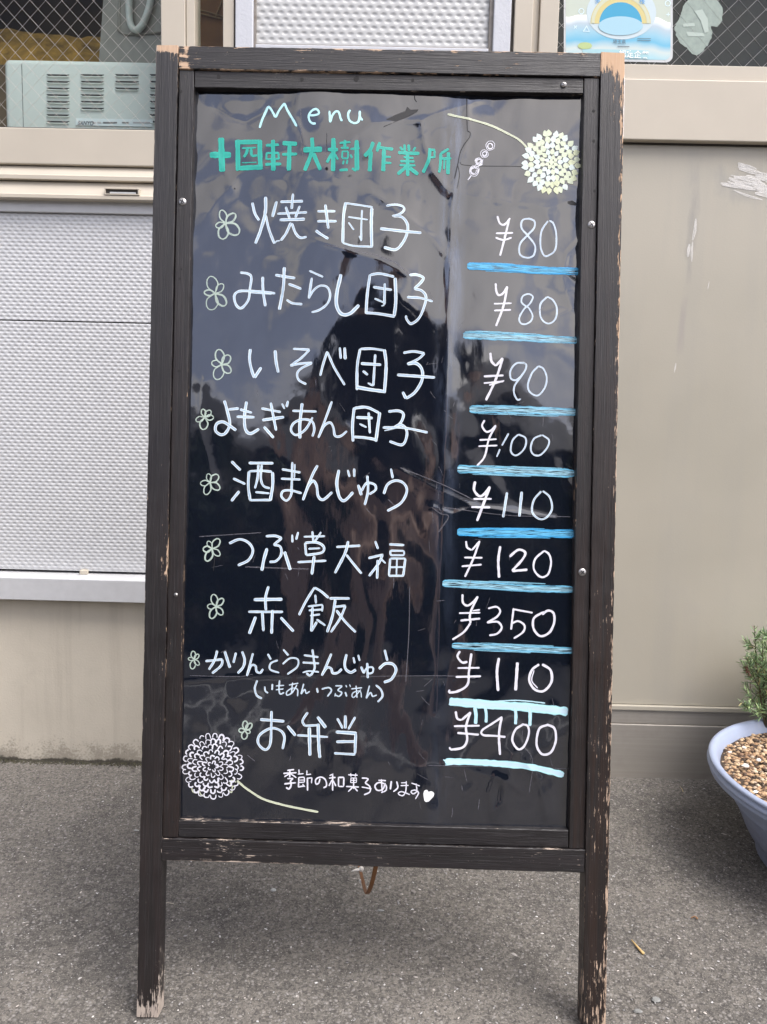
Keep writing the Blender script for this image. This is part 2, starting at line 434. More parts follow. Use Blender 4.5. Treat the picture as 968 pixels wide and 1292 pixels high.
def glass_material(name, tintc=(0.93, 0.95, 0.94), rough=0.0, ior=1.5):
    t = NT(name)
    tr = t.n('ShaderNodeBsdfTransparent'); tr.inputs[0].default_value = (*tintc, 1)
    gl = t.n('ShaderNodeBsdfGlossy'); gl.inputs['Roughness'].default_value = rough
    fr = t.n('ShaderNodeFresnel'); fr.inputs[0].default_value = ior
    mx = t.n('ShaderNodeMixShader')
    ge = t.n('ShaderNodeNewGeometry')
    t.l(t.math('MULTIPLY', fr.outputs[0], t.math('SUBTRACT', 1.0, ge.outputs['Backfacing'])), mx.inputs[0]); t.l(tr.outputs[0], mx.inputs[1]); t.l(gl.outputs[0], mx.inputs[2])
    t.l(mx.outputs[0], t.out.inputs[0])
    return t.m
M['glass'] = glass_material('window_glass', ior=1.30)
M['wire'] = simple('wire_in_the_glass', (0.62, 0.58, 0.54), 0.35, 0.6, 0.1)
M['wire_dark'] = simple('wire_in_the_dark_glass', (0.58, 0.57, 0.56), 0.35, 0.6, 0.1)
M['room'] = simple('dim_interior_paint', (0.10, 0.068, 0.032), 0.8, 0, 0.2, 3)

# ------------------------------------------------------------------ ground: one sheet, dense where the camera is near
t = NT('worn_asphalt'); t.bsdf((0.09, 0.085, 0.08), 0.85)
v = t.coord('Object')
big = t.noise(v, 1.6, 5, 0.6); mid = t.noise(v, 9, 6, 0.65); agg = t.noise(v, 170, 5, 0.75); agg2 = t.noise(v, 420, 3, 0.7)
vo = t.n('ShaderNodeTexVoronoi'); vo.inputs['Scale'].default_value = 190; t.l(v, vo.inputs['Vector'])
vb = t.n('ShaderNodeRGBToBW'); t.l(vo.outputs['Color'], vb.inputs[0])
vd = t.ramp(vo.outputs['Distance'], [(0.25, 1), (0.55, 0)])
vo2 = t.n('ShaderNodeTexVoronoi'); vo2.inputs['Scale'].default_value = 95; t.l(v, vo2.inputs['Vector'])
vb2 = t.n('ShaderNodeRGBToBW'); t.l(vo2.outputs['Color'], vb2.inputs[0])
c = t.mix(t.ramp(big, [(0.38, 0), (0.62, 1)]), (0.084, 0.078, 0.070), (0.160, 0.147, 0.127))
c = t.mix(t.ramp(vb2.outputs[0], [(0.25, 0.5), (0.5, 0)]), c, (0.050, 0.046, 0.042))
c = t.mix(t.ramp(vb2.outputs[0], [(0.6, 0), (0.8, 0.4)]), c, (0.22, 0.205, 0.18))
c = t.mix(t.ramp(mid, [(0.42, 0), (0.68, 0.7)]), c, (0.185, 0.168, 0.146))
c = t.mix(t.ramp(agg, [(0.40, 0.9), (0.54, 0)]), c, (0.050, 0.046, 0.043))
c = t.mix(t.ramp(agg2, [(0.54, 0), (0.66, 0.8)]), c, (0.29, 0.27, 0.24))
stone = t.math('MULTIPLY', t.ramp(vb.outputs[0], [(0.66, 0), (0.72, 1)]), vd)
c = t.mix(t.math('MULTIPLY', stone, 0.65), c, t.mix(vb.outputs[0], (0.10, 0.095, 0.09), (0.34, 0.32, 0.30)))
t.l(c, t.b.inputs['Base Color'])
t.bump(t.math('ADD', t.math('ADD', agg, t.math('MULTIPLY', agg2, 0.5)), t.math('MULTIPLY', stone, 0.3)), 0.9, 0.003)
M['asphalt'] = t.m
def lines(lo, hi, step, outer):
    a = list(np.arange(lo, hi+1e-6, step))
    return np.array([lo-o for o in outer[::-1]]+a+[hi+o for o in outer])
outer = [0.05, 0.15, 0.4, 1, 2, 4, 8, 16, 40, 100, 200, 400]
gx = lines(-0.75, 1.0, 0.0036, outer); gy = lines(0.78, 1.62, 0.0036, outer)
X, Y = np.meshgrid(gx, gy)
inside = (X > -0.74) & (X < 0.99) & (Y > 0.79) & (Y < 1.61)
Z = inside*(0.0008*vnoise(X*150, Y*150, 3)+0.0006*vnoise(X*290, Y*290, 4)+0.0006*vnoise(X*40, Y*40, 5)+rng.normal(0, 0.00022, X.shape))-0.0008
quad = quad_mesh('ground', np.stack([X, Y, Z], -1).reshape(-1, 3), grid_faces(len(gx), len(gy)), True)
link('ground', quad, M['asphalt'], None, kind='structure', label='grey worn asphalt forecourt')

# chips and small stones caught in the asphalt: thousands, one object
t = NT('pale_stone_chips'); t.bsdf((0.5, 0.5, 0.5), 0.7)
at = t.n('ShaderNodeAttribute', attribute_name='tone'); t.l(at.outputs['Color'], t.b.inputs['Base Color'])
M['chips'] = t.m
V = []; F = []; tone = []
N_ST = 7000
for i in range(N_ST):
    x = random.uniform(-0.72, 1.0); y = random.uniform(0.80, 1.60)
    r = 0.00045+0.0012*random.random()**3
    if random.random() < 0.02: r *= 1.9
    a = random.uniform(0, 6.28); st = random.uniform(1, 2.3); o = len(V)
    ca, sa = math.cos(a), math.sin(a)
    for k in range(5):
        th = k*1.2566+random.uniform(-.3, .3); q = r*random.uniform(.7, 1.2)
        ux, uy = math.cos(th)*q*st, math.sin(th)*q
        V.append((x+ux*ca-uy*sa, y+ux*sa+uy*ca, 0.0001+r*0.15))
    V.append((x, y, 0.0003+r*random.uniform(.3, .8)))
    for k in range(5): F.append((o+k, o+(k+1) % 5, o+5))
    g = random.choice([0.2, 0.22, 0.26, 0.3, 0.36, 0.44, 0.6]); w = random.uniform(0.9, 1.0)
    tone += [(g, g*w, g*w*w, 1)]*6
me = mesh_from('stone_chips', V, F)
ca_ = me.color_attributes.new('tone', 'FLOAT_COLOR', 'POINT'); ca_.data.foreach_set('color', np.array(tone, dtype=np.float32).ravel())
link('stone_chips', me, M['chips'], None, kind='stuff', label='pale stone chips scattered in the grey asphalt', cat='stone chips')

# ------------------------------------------------------------------ shop building
bld = empty('shop_building', (0, DW, 0), label='beige shop front with wired glass windows and silver embossed panels behind the menu board', cat='building')
class Off:                                  # children live in the building's frame
    pass
def bbox(name, px0, px1, py0, py1, yf, dep, mat, parent=bld, bev=0.0015, ref=None, x0=None, x1=None, z0=None, z1=None, **kw):
    """a box whose front face lies at depth yf; picture measurements give its x and z"""
    cx = ref[0] if ref else (px0+px1)/2; cy = ref[1] if ref else (py0+py1)/2
    xa = WP(px0, cy, yf)[0] if x0 is None else x0
    xb = WP(px1, cy, yf)[0] if x1 is None else x1
    za = WP(cx, py1, yf)[2] if z0 is None else z0
    zb = WP(cx, py0, yf)[2] if z1 is None else z1
    oy = 0 if parent is None else DW
    if parent is not None and parent is not bld: oy = DW+parent.location.y
    return box(name, xa, xb, yf-oy, yf-oy+dep, za, zb, mat, parent, bev, **kw)
LX, RX = -2.6, 2.6
# door zone between the two bays: x = -0.335 .. 0.215
XD0, XD1 = WP(297, 20)[0], WP(646, 20)[0]
# left bay ------------------------------------------------------------
zsill = WP(90, 757)[2]
box('concrete_wall', LX, XD0-0.001, 0, 0.12, -0.05, zsill, M['concrete'], bld, 0.004)
zs1 = WP(90, 731, DW-0.03)[2]; zs0 = WP(90, 758.5, DW-0.03)[2]; zgap = WP(90, 721, DW+0.012)[2]
link('window_sill', prof_me('window_sill', [(-0.03, zs0), (-0.03, zs1), (-0.026, zs1+0.002), (0.03, zgap+0.001), (0.10, zgap+0.001), (0.10, zs0)], LX, XD0-0.001), M['silver'], bld)
ST = 0.0

def embossed(name, x0, x1, z0, z1, yf, pitch, row, rx, rz, depth, mat, parent, step, thick=0.012, fine_x0=None):
    xs = np.arange(x0, x1+1e-6, step[0]); zs = np.arange(z0, z1+1e-6, step[1])
    X, Z = np.meshgrid(xs, zs)
    H = np.zeros_like(X)
    rr = np.floor(Z/row)
    for dr in (-1, 0, 1):
        r_ = rr+dr
        ox = (r_ % 2)*pitch/2
        cx = (np.round((X-ox)/pitch))*pitch+ox; cz = (r_+0.5)*row
        q = 1-((X-cx)/rx)**2-((Z-cz)/rz)**2
        H = np.maximum(H, np.clip(q, 0, 1)**0.7)
    Yv = yf+depth*H+0.0006*vnoise(X*6, Z*6, 9)
    n = X.size
    V = np.stack([X, Yv, Z], -1).reshape(-1, 3)
    Fq = grid_faces(len(xs), len(zs))
    me = quad_mesh(name, V, Fq, True)
    return link(name, me, mat, parent)
# silver shutter under the window: frame strip and two embossed sheets
zf1 = WP(95, 250)[2]; zf0 = WP(95, 269)[2]
yS = 0.004
panel = empty('shutter_panel', (0, 0, 0)); panel.parent = bld
zj = WP(95, 405)[2]; zb = WP(95, 720.5)[2]
box('frame_strip', LX, XD0-0.02, -0.004, 0.02, zf0, zf1, M['silver'], panel)
XL = -1.15
embossed('embossed_sheet', XL, XD0-0.02, zb, zj-0.0012, yS, 0.0144, 0.0075, 0.0052, 0.0028, 0.0013, M['silver'], panel, (0.0018, 0.00125))
embossed('embossed_sheet', XL, XD0-0.02, zj+0.0004, zf0, yS, 0.0144, 0.0075, 0.0052, 0.0028, 0.0013, M['silver'], panel, (0.0018, 0.00125))
box('flat_sheet', LX, XL, 0.006, 0.02, zb, zf0, M['silver'], panel, 0.0)
box('backing', LX, XD0-0.02, 0.021, 0.03, zsill, zf0, M['dark_gap'], panel, 0.0)
box('mortar_lump', WP(101, 722)[0], WP(111, 722)[0], -0.004, 0.006, WP(106, 725)[2], WP(106, 719)[2], M['concrete'], bld, 0.002)
# beige ledges and latch
zl = [WP(95, y)[2] for y in (161, 207.5, 226, 250.5)]
def ledge(name, zt, zb_, y_top, y_bot, lip):
    pts = [(y_bot, zb_), (y_bot, zb_+lip), (y_bot+0.003, zb_+lip+0.001), (y_top, zt), (0.06, zt), (0.06, zb_)]
    return link(name, prof_me(name, pts, LX, XD0-0.012), M['beige_metal'], bld)
z1_, z2_, z3_, z4_ = WP(95, 162, DW-0.012)[2], WP(95, 208, DW-0.012)[2], WP(95, 227.5, DW-0.016)[2], WP(95, 251.5, DW-0.02)[2]
box('window_rail', LX, XD0-0.012, -0.012, 0.05, z2_, z1_, M['beige_metal'], bld, 0.002)
ledge('window_ledge', z2_-0.0015, z3_, -0.004, -0.018, 0.009)
ledge('window_ledge', z3_-0.0015, z4_, -0.008, -0.024, 0.008)
# latch plate in the lower ledge
lx0, lx1 = WP(132.5, 242, DW-0.022)[0], WP(176.5, 242, DW-0.022)[0]
lz1, lz0 = WP(154, 238, DW-0.022)[2], WP(154, 246.5, DW-0.022)[2]
latch = empty('latch', (0, 0, 0)); latch.parent = bld
box('recess', lx0+0.002, lx1-0.003, -0.0215, -0.015, lz0+0.002, lz1-0.002, M['dark_gap'], latch, 0)
for a, b, c_, d in ((lx0, lx1, lz1-0.002, lz1), (lx0, lx1, lz0, lz0+0.002), (lx0, lx0+0.002, lz0+.002, lz1-.002), (lx1-0.003, lx1, lz0+.002, lz1-.002)):
    box('latch_rim', a, b, -0.0255, -0.014, c_, d, M['beige_metal'], latch, 0.0004)
box('slider', lx0+0.01, lx1-0.008, -0.0235, -0.016, lz0+0.003, lz0+0.006, M['silver'], latch, 0.0005)

ZTOP = 2.25
# left wired window
def wire_mesh(name, x0, x1, z0, z1, y, pitch, rad, mat, parent, slope=1.0, doubled=False):
    parts = []
    w = x1-x0; h = z1-z0
    for sgn in (1, -1):
        k = -h/slope
        while k < w:
            pts = []
            xa, za = (x0+k, z0) if sgn == 1 else (x1-k, z0)
            # clip against the pane
            t0 = max(0.0, -k); t1 = min(h/slope, w-k)
            if t1 > t0:
                a = (xa+sgn*t0, y, z0+t0*slope); b = (xa+sgn*t1, y, z0+t1*slope)
                n = max(2, int((t1-t0)/0.05))
                pts = [(a[0]+(b[0]-a[0])*i/n+rad*0.8*math.sin(i*2.1+k*40), y+(0.0005 if sgn > 0 else -0.0005), a[2]+(b[2]-a[2])*i/n) for i in range(n+1)]
                parts.append(tube(pts, rad, 4))
            k += pitch
    Vv, Ff = merge(parts)
    return link(name, mesh_from(name, Vv, Ff), mat, parent)
gz0 = WP(95, 158.5)[2]-0.004
win = empty('window', (0, 0, 0)); win.parent = bld; win['label'] = 'wired glass window left of the menu board'
xg1 = WP(202, 30)[0]
box('pane', LX, xg1+0.004, 0.018, 0.023, gz0, ZTOP, M['glass'], win, 0)
wire_mesh('wire_mesh', -1.5, xg1, gz0, ZTOP, 0.0172, 0.0322, 0.00032, M['wire'], win, 1.04)
box('gasket', LX, xg1, 0.012, 0.024, gz0-0.001, gz0+0.0035, M['dark_gap'], win, 0)
xs_ = [WP(p, 30)[0] for p in (203.6, 234, 245.5)]
box('frame', xs_[0], xs_[1], -0.002, 0.05, gz0-0.02, ZTOP, M['beige_metal'], win, 0.0012)
box('frame', xs_[1]+0.0012, xs_[2], 0.002, 0.05, gz0-0.02, ZTOP, M['beige_metal'], win, 0.0012)
# the narrow brown pane and its stile
slit = empty('window', (0, 0, 0)); slit.parent = bld; slit['label'] = 'narrow dark brown window between two beige stiles'
xs_ = [WP(p, 30)[0] for p in (245.5, 282, 295.5, 297.5)]
box('pane', xs_[0], xs_[1], 0.026, 0.030, 1.40, ZTOP, M['glass'], slit, 0)
box('frame', xs_[1], xs_[2], -0.004, 0.05, 1.25, ZTOP, M['beige_metal'], slit, 0.0012)
box('frame', xs_[0]-0.004, xs_[1], 0.0, 0.05, 1.26, 1.42, M['beige_metal'], slit, 0.0012)
box('joint', xs_[2]-0.001, xs_[3]+0.001, 0.006, 0.04, 0, ZTOP, M['dark_gap'], bld, 0)
# things seen as bent light strips behind the brown pane
# door -----------------------------------------------------------------
door = empty('door', (0, 0, 0)); door.parent = bld; door['label'] = 'white framed door with embossed panels'
dx = [WP(p, 20)[0] for p in (297.5, 320.5, 323.5, 617.5, 622.5, 644.5, 647.5)]
zdp = WP(470, 58)[2]
box('frame', dx[0]+0.001, dx[1], -0.010, 0.03, 0.02, ZTOP, M['white_frame'], door, 0.002)
box('frame', dx[4], dx[5], -0.010, 0.03, 0.02, ZTOP, M['white_frame'], door, 0.002)
box('gasket', dx[1], dx[2], -0.003, 0.02, 0.02, ZTOP, M['gasket'], door, 0.0004)
box('gasket', dx[3], dx[4], -0.003, 0.02, 0.02, ZTOP, M['gasket'], door, 0.0004)
box('gasket', dx[2], dx[3], -0.001, 0.02, zdp-0.0035, zdp, M['gasket'], door, 0.0004)
box('rail', dx[2], dx[3], -0.008, 0.02, zdp-0.09, zdp-0.004, M['white_frame'], door, 0.0015)
embossed('embossed_panel', dx[2], dx[3], zdp, zdp+0.42, 0.004, 0.0186, 0.0126, 0.0066, 0.0040, 0.0015, M['door_panel'], door, (0.0023, 0.0016))
box('panel', dx[2], dx[3], 0.005, 0.02, 0.10, zdp-0.091, M['door_panel'], door, 0.001)
box('rail', dx[2], dx[3], -0.008, 0.02, 0.02, 0.099, M['white_frame'], door, 0.0015)
box('handle', dx[5]-0.03, dx[5]-0.012, -0.05, -0.011, 0.88, 1.0, M['silver'], door, 0.004)
box('joint', dx[5]+0.0005, dx[6]+0.0005, 0.004, 0.04, 0, ZTOP, M['gasket'], bld, 0)
# right bay ------------------------------------------------------------
pil = empty('pillar', (0, 0, 0)); pil.parent = bld
px_ = [WP(p, 30)[0] for p in (647.5, 671, 680, 704)]
box('post', px_[0]+0.001, px_[1], -0.012, 0.05, 0, ZTOP, M['beige_metal'], pil, 0.0015)
box('post', px_[1]+0.0005, px_[2], 0.0, 0.05, 0, ZTOP, M['beige_metal'], pil, 0.001)
box('post', px_[2]+0.0005, px_[3], -0.008, 0.05, 0, ZTOP, M['beige_metal'], pil, 0.0015)
rwin = empty('window', (0, 0, 0)); rwin.parent = bld; rwin['label'] = 'dark wired glass window with a sticker, right of the menu board'
rz0 = WP(900, 81.8)[2]
box('pane', px_[3]-0.003, RX, 0.018, 0.023, rz0-0.003, ZTOP, M['glass'], rwin, 0)
wire_mesh('wire_mesh', px_[3], 1.25, rz0, ZTOP, 0.0172, 0.0368, 0.00042, M['wire_dark'], rwin, 1.0)
box('gasket', px_[3], RX, 0.006, 0.024, rz0-0.004, rz0+0.0005, M['dark_gap'], rwin, 0)
rr1 = WP(900, 105)[2]; rr0 = WP(900, 178, DW-0.014)[2]
box('window_rail', px_[3]+0.0005, RX, -0.006, 0.04, rr1+0.0006, rz0-0.004, M['beige_metal'], bld, 0.0012)
box('window_rail', px_[3]+0.0005, RX, -0.014, 0.04, rr0, rr1, M['beige_metal'], bld, 0.002)
box('shadow_joint', px_[3]+0.0005, RX, 0.001, 0.03, rr0-0.003, rr0-0.0005, M['dark_gap'], bld, 0)
kz = [WP(860, y)[2] for y in (892, 897, 915, 977.5)]
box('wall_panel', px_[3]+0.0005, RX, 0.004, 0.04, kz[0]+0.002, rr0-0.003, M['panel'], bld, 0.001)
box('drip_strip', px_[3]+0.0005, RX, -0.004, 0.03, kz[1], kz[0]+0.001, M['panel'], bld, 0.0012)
kick = empty('kick_plate', (0, 0, 0)); kick.parent = bld
box('kick_sheet', px_[3]+0.0005, RX, 0.0, 0.03, kz[2]+0.0012, kz[1]-0.001, M['kick'], kick, 0.001)
box('kick_sheet', px_[3]+0.0005, RX, -0.003, 0.03, -0.01, kz[2], M['kick'], kick, 0.0016)
# everything above and around (out of the picture, closes the building)
box('upper_wall', LX, RX, 0.0, 0.12, ZTOP, 3.1, M['concrete'], bld, 0.003)
box('side_wall', LX-0.12, LX-0.001, 0.0, 2.4, -0.05, 3.1, M['concrete'], bld, 0.003)
box('side_wall', RX+0.001, RX+0.12, 0.0, 2.4, -0.05, 3.1, M['concrete'], bld, 0.003)
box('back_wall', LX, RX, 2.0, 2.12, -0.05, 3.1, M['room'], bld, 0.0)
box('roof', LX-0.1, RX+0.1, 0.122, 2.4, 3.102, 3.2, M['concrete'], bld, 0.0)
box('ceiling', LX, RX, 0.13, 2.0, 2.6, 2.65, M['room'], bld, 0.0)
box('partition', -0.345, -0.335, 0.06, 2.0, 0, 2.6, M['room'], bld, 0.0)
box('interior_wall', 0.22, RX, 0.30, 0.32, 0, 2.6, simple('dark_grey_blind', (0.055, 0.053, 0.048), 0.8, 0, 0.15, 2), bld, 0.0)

# marks on the wall panel: scrubbed white patch, painted dent glints and smear
def flat_ribbons(name, strokes, yf, mat, parent, wpx=3.0, step=3.0):
    V = []; F = []; UV = []
    for si, (w, pts) in enumerate(strokes):
        P = catmull(pts, step); L = 0
        for i, p in enumerate(P):
            d = P[min(i+1, len(P)-1)]-P[max(i-1, 0)]; d = d/(np.linalg.norm(d)+1e-9); nrm = np.array([-d[1], d[0]])
            tt = i/(len(P)-1); ww = w*0.5*(0.35+0.65*math.sin(math.pi*min(1, max(0, tt*0.94+0.03))))
            for s_ in (-1, 0, 1):
                q = WP(*(p+nrm*ww*s_), yf)
                V.append((q[0], yf-DW-0.00004*(si % 12), q[2])); UV.append((L, s_))
            if i: L += float(np.linalg.norm(P[i]-P[i-1]))*0.0017
        o = len(V)-3*len(P)
        for i in range(len(P)-1):
            a = o+3*i; F += [(a, a+1, a+4, a+3), (a+1, a+2, a+5, a+4)]
    me = mesh_from(name, V, F)
    uvl = me.uv_layers.new(name='UVMap')
    for lp in me.loops: uvl.data[lp.index].uv = UV[lp.vertex_index]
    return link(name, me, mat, parent)
M['scuff_glint'] = paint_material('white_residue_and_glint', (0.80, 0.78, 0.74), (0.74, 0.72, 0.68), 0.0, (22, 7, 1), 0.47)
S = []
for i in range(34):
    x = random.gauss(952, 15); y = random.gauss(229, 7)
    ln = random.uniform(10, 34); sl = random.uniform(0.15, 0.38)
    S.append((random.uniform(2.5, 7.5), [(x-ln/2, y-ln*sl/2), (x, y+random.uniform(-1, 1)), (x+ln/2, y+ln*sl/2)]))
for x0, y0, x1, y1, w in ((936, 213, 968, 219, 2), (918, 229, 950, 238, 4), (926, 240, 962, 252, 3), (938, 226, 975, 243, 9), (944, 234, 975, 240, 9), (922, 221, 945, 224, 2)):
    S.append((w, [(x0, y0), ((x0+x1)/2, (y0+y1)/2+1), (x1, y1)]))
flat_ribbons('scuff_glint_mark', S, DW+0.0036, M['scuff_glint'], bld)['kind'] = 'stuff'
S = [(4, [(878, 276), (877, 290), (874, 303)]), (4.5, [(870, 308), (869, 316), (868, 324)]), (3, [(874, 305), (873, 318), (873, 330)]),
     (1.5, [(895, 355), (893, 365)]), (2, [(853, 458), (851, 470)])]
for q_ in S: flat_ribbons('scuff_glint_mark', [q_], DW+0.0036, M['scuff_glint'], bld)  # small pale strokes paint in the light reflected off a dent
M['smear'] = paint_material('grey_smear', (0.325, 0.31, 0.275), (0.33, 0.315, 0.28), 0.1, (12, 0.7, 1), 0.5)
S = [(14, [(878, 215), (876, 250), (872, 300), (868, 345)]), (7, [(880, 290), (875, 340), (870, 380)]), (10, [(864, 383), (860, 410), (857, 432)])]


# sticker on the right window: drawn figures are left out, rest as printed
def art(name, outline, yf, mat, parent, lift=0.0, origin=None):
    oo = origin if origin is not None else np.array([0, 0, 0])
    V = [(WP(x, y, yf)-oo) for x, y in outline]
    V = [(v[0], yf-lift-oo[1], v[2]) for v in V]
    return link(name, mesh_from(name, V, [tuple(range(len(V)))]), mat, parent)
def rrect(x0, y0, x1, y1, r, n=6, slant=0.0):
    P = []
    for cx, cy, a0 in ((x1-r, y0+r, -90), (x1-r, y1-r, 0), (x0+r, y1-r, 90), (x0+r, y0+r, 180)):
        for k in range(n+1):
            a = R(a0+90*k/n); P.append((cx+r*math.cos(a), cy+r*math.sin(a)))
    return [(x, y+slant*(x-x0)) for x, y in P]
def arc_band(cx, cy, r0, r1, a0, a1, n=24):
    P = [(cx+r1*math.cos(R(a0+(a1-a0)*k/n)), cy+r1*math.sin(R(a0+(a1-a0)*k/n))) for k in range(n+1)]
    return P+[(cx+r0*math.cos(R(a1-(a1-a0)*k/n)), cy+r0*math.sin(R(a1-(a1-a0)*k/n))) for k in range(n+1)]
def ink(name, col, rough=0.35):
    t = NT(name); t.bsdf(col, rough); return t.m
YG = DW+0.0165
so = WP(782, 78, YG)
stk = empty('window_sticker', tuple(so), label='pale blue printed sticker with a rainbow arc on the dark right window', cat='sticker')
t = NT('sticker_print'); t.bsdf((0.6, 0.7, 0.8), 0.3)
v = t.coord('Object', (1, 1, 1)); sp = t.n('ShaderNodeSeparateXYZ'); t.l(v, sp.inputs[0])
wv = t.math('ADD', t.math('MULTIPLY', sp.outputs[2], 9.0), t.math('MULTIPLY', t.noise(t.coord('Object', (9, 1, 3)), 1.0, 2), 0.55))
r_ = t.n('ShaderNodeValToRGB'); e = r_.color_ramp.elements
for p_, c_ in ((0.0, (0.26, 0.52, 0.60)), (0.33, (0.36, 0.58, 0.64)), (0.47, (0.54, 0.62, 0.60)), (0.60, (0.14, 0.44, 0.62)), (0.72, (0.28, 0.52, 0.64)), (0.86, (0.44, 0.54, 0.60)), (1.0, (0.50, 0.56, 0.48))):
    n_ = e.new(p_); n_.color = (*c_, 1)
t.l(wv, r_.inputs[0]); t.l(r_.outputs[0], t.b.inputs['Base Color'])
sl = 0.022
art('backing', rrect(711.5, -58, 849, 76, 9, 6, sl), YG, ink('white_vinyl', (0.55, 0.57, 0.57)), stk, 0, so)
art('print', rrect(714, -55, 846, 73, 8, 6, sl), YG, t.m, stk, 0.0003, so)
halo = [(784+44*math.cos(a), 16+34*math.sin(a)) for a in np.linspace(0, 2*math.pi, 41)[:-1]]
art('pale_disc', halo, YG, ink('pale_disc_ink', (0.52, 0.62, 0.65)), stk, 0.0006, so)
art('rainbow_arc', arc_band(783, 30, 27, 38, 180, 360), YG, ink('rainbow_yellow', (0.60, 0.52, 0.22)), stk, 0.0009, so)
art('rainbow_arc', arc_band(783, 30, 33, 37, 180, 360), YG, ink('rainbow_pale', (0.56, 0.58, 0.42)), stk, 0.0011, so)
art('sky_arc', arc_band(783, 30, 0.5, 27, 184, 356), YG, ink('sky_blue_ink', (0.03, 0.32, 0.52)), stk, 0.0009, so)
art('cloud', [(783+28*math.cos(a), 33+12*math.sin(a)) for a in np.linspace(0, 2*math.pi, 33)[:-1]], YG, ink('cloud_ink', (0.34, 0.56, 0.66)), stk, 0.0013, so)
art('green_badge', [(738+9*math.cos(a), 58+4.5*math.sin(a)) for a in np.linspace(0, 2*math.pi, 25)[:-1]], YG, ink('green_badge_ink', (0.42, 0.52, 0.22)), stk, 0.0009, so)
art('title_band', [(735, 62), (818, 63.8), (818, 73.5), (735, 71.7)], YG, ink('grey_blue_band', (0.34, 0.56, 0.60)), stk, 0.0009, so)
def text(name, body, px, py, h_px, yf, mat, parent, lift, origin, sx=1.0, bold=0.0, shear=0.0, slope=-0.015):
    cu = bpy.data.curves.new(name, 'FONT'); cu.body = body; cu.size = 1.0; cu.offset = bold; cu.shear = shear
    o = bpy.data.objects.new(name, cu); COL.objects.link(o)
    dg = bpy.context.evaluated_depsgraph_get(); me = bpy.data.meshes.new_from_object(o.evaluated_get(dg))
    bpy.data.objects.remove(o); bpy.data.curves.remove(cu)
    q = WP(px, py, yf)-origin; s = h_px*yf/FPX
    for v in me.vertices:
        x, y = v.co.x, v.co.y
        v.co = (q[0]+x*s*sx, yf-lift-origin[1], q[2]+y*s-x*s*sx*-slope)
    return link(name, me, mat, parent)
wk = ink('white_lettering', (0.86, 0.88, 0.87)); dk = ink('dark_lettering', (0.10, 0.11, 0.13)); bk = ink('blue_lettering', (0.05, 0.30, 0.62))
text('lettering', '埼玉県', 773, 55, 5.2, YG, dk, stk, 0.0016, so)
text('lettering', '認定企業', 780.5, 72.2, 9.1, YG, wk, stk, 0.0016, so, 0.98, 0.012)
for a, b in ((786, 52.5), (804, 48.5), (804, 51)): 
    art('fine_print', [(a-7, b+6), (a+8, b+6.3), (a+8, b+7.1), (a-7, b+6.8)] if a == 786 else [(a, b), (a+17, b+.3), (a+17, b+.9), (a, b+.6)], YG, dk, stk, 0.0016, so)
for (x, y, ch) in ((729, 18, '○'), (723, 38, '×'), (735, 40, '△'), (838, 8, '○'), (840, 22, '+')):
    text('faint_symbol', ch, x, y, 9, YG, ink('faint_symbol_ink', (0.70, 0.86, 0.92)), stk, 0.0007, so)
text('lettering', '多', 750, 4, 7, YG, bk, stk, 0.0016, so); text('lettering', '様', 806, 5, 7, YG, bk, stk, 0.0016, so)

# torn remains of another sticker
t = NT('old_sticker_film'); t.bsdf((0.36, 0.44, 0.39), 0.6)
n_ = t.noise(t.coord('Object', (1, 1, 1)), 60, 6, 0.7); tr = t.n('ShaderNodeBsdfTransparent'); mx = t.n('ShaderNodeMixShader')
t.l(t.ramp(n_, [(0.3, 0.62), (0.6, 0.82)]), mx.inputs[0]); t.l(tr.outputs[0], mx.inputs[1]); t.l(t.b.outputs[0], mx.inputs[2]); t.l(mx.outputs[0], t.out.inputs[0])
oldf = t.m
to = WP(880, 70, YG)
tst = empty('torn_sticker', tuple(to), label='torn pale green sticker remains on the dark wired window', cat='sticker residue')
ol = [(872, -3), (890, -4), (905, 0), (912, 10), (911, 26), (906, 34), (897, 33), (899, 40), (897, 49), (893, 57), (886, 66), (880, 70), (873, 68), (866, 60), (858, 55), (853, 44), (851, 34), (856, 26), (860, 16), (863, 6)]
olj = []
for a, b in zip(ol, ol[1:]+ol[:1]):
    for k in range(4):
        olj.append((a[0]+(b[0]-a[0])*k/4+random.uniform(-.6, .6), a[1]+(b[1]-a[1])*k/4+random.uniform(-.6, .6)))
art('film', olj, YG, oldf, tst, 0, to)
lt = ink('old_sticker_print', (0.40, 0.475, 0.425), 0.6)
art('print_shape', [(862, 30), (876, 29), (877, 33), (862, 34)], YG, lt, tst, 0.0004, to)
art('print_shape', [(866, 40), (888, 42), (889, 46), (868, 46)], YG, lt, tst, 0.0004, to)
art('print_shape', [(876, 14), (884, 26), (889, 42), (894, 40), (893, 24), (886, 12)], YG, lt, tst, 0.0006, to)

